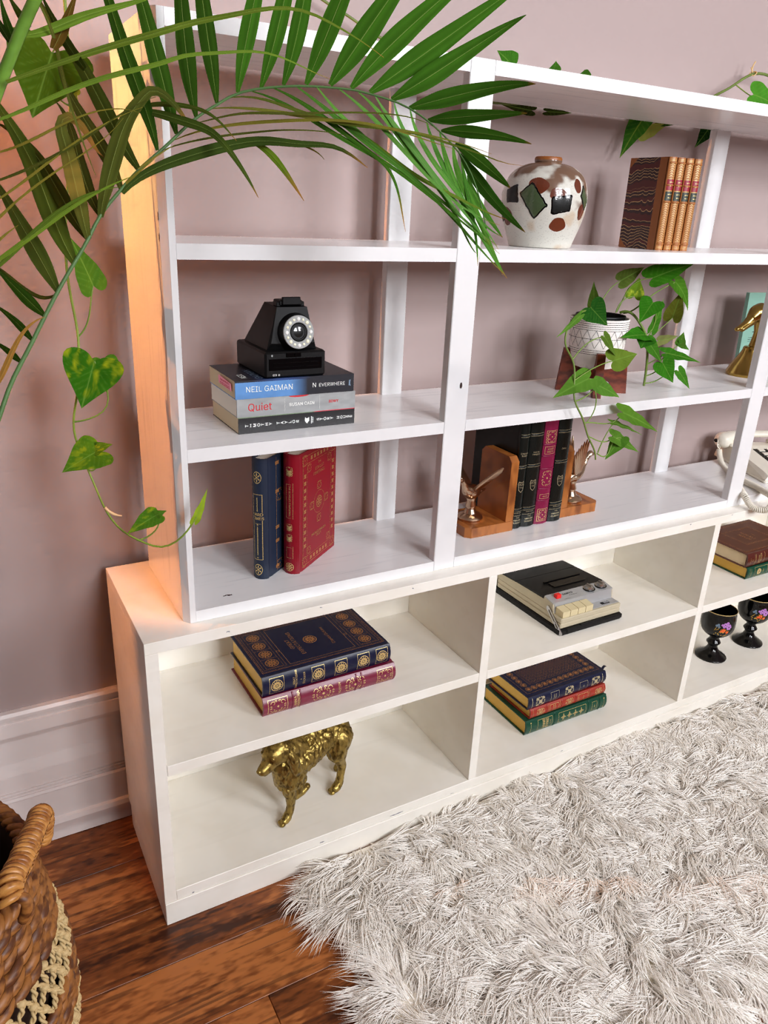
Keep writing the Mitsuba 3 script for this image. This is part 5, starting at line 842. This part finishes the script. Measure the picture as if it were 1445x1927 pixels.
def netting(z0, z1, n, seed):
    """Open zigzag of twisted pale seagrass between two heights."""
    rg = np.random.default_rng(seed); ms = []; rows = 3
    for k in range(rows):
        za, zb_ = z1 - (z1 - z0) * k / rows, z1 - (z1 - z0) * (k + 1) / rows
        for i in range(n):
            a = 2 * math.pi * (i + .5 * (k % 2)) / n
            if math.cos(a + .35) < -.45: continue
            for s in (-1, 1):
                b_ = a + s * math.pi / n; q = [bc + (brad(zz_) + .006 + .004 * math.sin(u_ * 3.14)) * A([math.cos(a + (b_ - a) * u_), math.sin(a + (b_ - a) * u_), 0]) + A([0, 0, zz_]) + rg.normal(0, .0012, 3) for u_, zz_ in zip((0, .33, .66, 1), np.linspace(za + .003, zb_ - .003, 4))]
                pth = curve(q, 16); th = np.linspace(0, 11 + rg.uniform(-1, 1), 16); o1 = .0022 * np.c_[np.cos(th), np.sin(th), np.cos(th + 1.6)]
                ms += [tube(pth + o1, .0021, 5), tube(pth - o1, .0021, 5)]
            kn = bc + (brad(za) + .010) * A([math.cos(a), math.sin(a), 0]) + A([0, 0, za]); ms.append(ball(kn, .0058, 1, (1, 1, .8)))
    k = part(bk, 'seagrass_netting', cat(ms), 'mat_seagrass', True); labels[k] = {'kind': 'stuff'}
netting(.236, .300, 50, 31); netting(.112, .172, 50, 32); netting(.006, .058, 46, 33)
for i, z in enumerate((.228, .2125, .197, .1815)): labels[plait(z, 44, .0078, .009, 'mat_straw', 'brown_weave', 60 + i, 0)] = {'kind': 'stuff'}
for i, z in enumerate((.104, .089, .074)): labels[plait(z, 44, .0078, .009, 'mat_straw', 'brown_weave', 80 + i, 0)] = {'kind': 'stuff'}
rim = []
for ph in (0, 1, 2):
    a = np.linspace(0, 2 * math.pi, 240); w = a * 26 + ph * 2.09; rim.append(tube(np.c_[bc[0] + (.1745 + .0065 * np.cos(w)) * np.cos(a), bc[1] + (.1745 + .0065 * np.cos(w)) * np.sin(a), .400 + .0060 * np.sin(w)], .0058, 7))
part(bk, 'plaited_rim', cat(rim), 'mat_straw', True); labels[bk + '__plaited_rim'] = {'kind': 'stuff', 'label': 'plaited brown rim'}
hc = []
def HB(u, v, d): return at_depth(u, v, d)
hp_ = [at_y(22, 1700, -.300), at_y(18, 1672, -.285), at_y(30, 1640, -.255), at_y(48, 1600, -.215), at_y(66, 1560, -.165), at_y(76, 1535, -.130), at_y(80, 1545, -.105), at_y(76, 1580, -.095)]
hcv = curve(hp_, 60); part(bk, 'handle', tube(hcv, .0095, 10), 'mat_cane', True, label='handle core of bent cane')
sL = np.r_[0, np.cumsum(np.linalg.norm(np.diff(hcv, axis=0), axis=1))]; nw = int(sL[-1] / .0088)
for i in range(nw):
    s_ = (i + .5) / nw * sL[-1]; c_ = A([np.interp(s_, sL, hcv[:, k]) for k in range(3)]); c2 = A([np.interp(min(s_ + .004, sL[-1]), sL, hcv[:, k]) for k in range(3)]); c1 = A([np.interp(max(s_ - .004, 0), sL, hcv[:, k]) for k in range(3)]); tt = unit(c2 - c1)
    u_ = unit(np.cross(tt, [.2, .3, .9])); w_ = np.cross(tt, u_); a = np.linspace(0, 2 * math.pi, 22); lean = .30
    loop = c_ + .0108 * (np.cos(a)[:, None] * u_ + np.sin(a)[:, None] * w_) + np.outer(np.sin(a + 1.0) * .0108 * lean, tt); part(bk, 'wrap', tube(loop, .0044 * (1 + .12 * math.sin(i * 2.3)), 7), 'mat_cane', True)
for q in ([at_y(30, 1690, -.30), at_y(44, 1690, -.302), at_y(50, 1712, -.303), at_y(42, 1732, -.300)],): part(bk, 'binding', tube(curve(q, 14), [.004] + [.0062] * 12 + [.003], 8), 'mat_straw', True)

# ------------------------------------------------------------------ shaggy white rug
rug = thing('shag_rug', 'shaggy white faux fur rug on the wood floor in front of the low bookcase', 'rug')
outline = sg.Polygon([(.285, -.010), (1.95, -.010), (1.95, -.50), (1.60, -.555), (1.10, -.575), (.70, -.572), (.40, -.56), (.292, -.52), (.268, -.40), (.272, -.27), (.318, -.205), (.270, -.150), (.262, -.07)]).buffer(.01).buffer(-.01)
m = extrude(outline, .008); m.apply_translation([0, 0, .0006]); part(rug, 'backing', m, 'mat_cream')
def fur(seed, n_lock, per, reach, wid, lift):
    rg = np.random.default_rng(seed); x0, y0, x1, y1 = outline.bounds; pts = np.c_[rg.uniform(x0, x1, n_lock * 2), rg.uniform(y0, y1, n_lock * 2)]
    import shapely; ok = shapely.contains_xy(outline, pts[:, 0], pts[:, 1]); pts = pts[ok][:n_lock]; n = len(pts)
    pts = pts[rg.random(n) < np.where(pts[:, 0] > 1.72, .3, 1)]; n = len(pts)
    z3 = np.c_[pts * 6.5, np.zeros(n)]; swirl = (meshkit.fbm(z3, 2, 4) - .5) * 8.5; z4 = np.c_[pts * 19, np.ones(n)]; swirl = swirl + (meshkit.noise(z4, 9) - .5) * 1.3
    th = -2.1 + swirl + rg.normal(0, .20, n); bd = outline.boundary; near = A(shapely.line_locate_point(bd, shapely.points(pts))); dist = A(shapely.distance(bd, shapely.points(pts))); nb = A([[p.x, p.y] for p in shapely.line_interpolate_point(bd, near)])
    out = nb - pts; oa = np.arctan2(out[:, 1], out[:, 0]); k = np.clip(1 - dist / .06, 0, 1); k = np.where(nb[:, 1] > -.03, k * .15, k)
    vx, vy = np.cos(th) * (1 - k) + np.cos(oa) * k * 1.6, np.sin(th) * (1 - k) + np.sin(oa) * k * 1.6; th = np.arctan2(vy, vx)
    th = np.where((pts[:, 1] > -.06) & (np.sin(th) > .2), -th, th)
    L = reach * rg.uniform(.75, 1.25, n); crl = rg.normal(0, .65, n) * (1 - .6 * k); hh = lift * rg.uniform(.6, 1.25, n) * (1 - .62 * k); rep = lambda a: np.repeat(a, per, axis=0)
    root = rep(pts) + rg.normal(0, .0060, (n * per, 2)); th_, L_, crl_, hh_ = rep(th) + rg.normal(0, .10, n * per), rep(L) * rg.uniform(.8, 1.12, n * per), rep(crl) + rg.normal(0, .12, n * per), rep(hh) * rg.uniform(.8, 1.15, n * per)
    tgt = rep(pts); ts = np.linspace(0, 1, 5); N = n * per; C = np.zeros((N, 5, 3)); ang = th_.copy(); pos = root.copy()
    for q in range(5):
        t = ts[q]; z = .006 + hh_ * (np.sin(np.minimum(t * 1.9, 1.57)) - .55 * max(t - .5, 0) ** 1.3 * 1.6); C[:, q, :2] = pos + (tgt - root) * (.8 * t ** 1.3); C[:, q, 2] = z
        step = L_ / 4 * (1.0 if q else .7); ang = ang + crl_ * .35; pos = pos + step[:, None] * np.c_[np.cos(ang), np.sin(ang)]
    T_ = np.gradient(C, axis=1); T_ /= np.linalg.norm(T_, axis=2, keepdims=True) + 1e-9; sd = np.cross(T_, [0, 0, 1.0]); sd /= np.linalg.norm(sd, axis=2, keepdims=True) + 1e-9; upv = np.cross(sd, T_); r = wid * A([.8, 1, .95, .7]); ring3 = [(1, -.35), (-1, -.35), (0, .75)]
    V = np.zeros((N, 13, 3)); wv = rg.uniform(.75, 1.25, N)[:, None]
    for q in range(4):
        for j, (a, b_) in enumerate(ring3): V[:, q * 3 + j] = C[:, q] + (r[q] * wv) * (a * sd[:, q] + b_ * upv[:, q])
    V[:, 12] = C[:, 4]; F = []
    for q in range(3):
        for j in range(3): a, b_ = q * 3 + j, q * 3 + (j + 1) % 3; F += [[a, b_, b_ + 3], [a, b_ + 3, a + 3]]
    for j in range(3): F.append([9 + j, 9 + (j + 1) % 3, 12])
    F = A(F); V[..., 2] = np.maximum(V[..., 2], .0012); V[..., 1] = np.where((V[..., 1] > -.003) & (V[..., 2] < .6), -.003 - .1 * (V[..., 1] + .003), V[..., 1])
    return trimesh.Trimesh(V.reshape(-1, 3), (F[None] + (np.arange(N) * 13)[:, None, None]).reshape(-1, 3), process=False)
k = part(rug, 'underfur', fur(8, 4600, 5, .040, .0014, .012), 'mat_fur', True); labels[k] = {'kind': 'stuff'}
k = part(rug, 'fur', fur(3, 6000, 13, .090, .00125, .024), 'mat_fur', True); labels[k] = {'kind': 'stuff', 'label': 'long tangled white pile'}
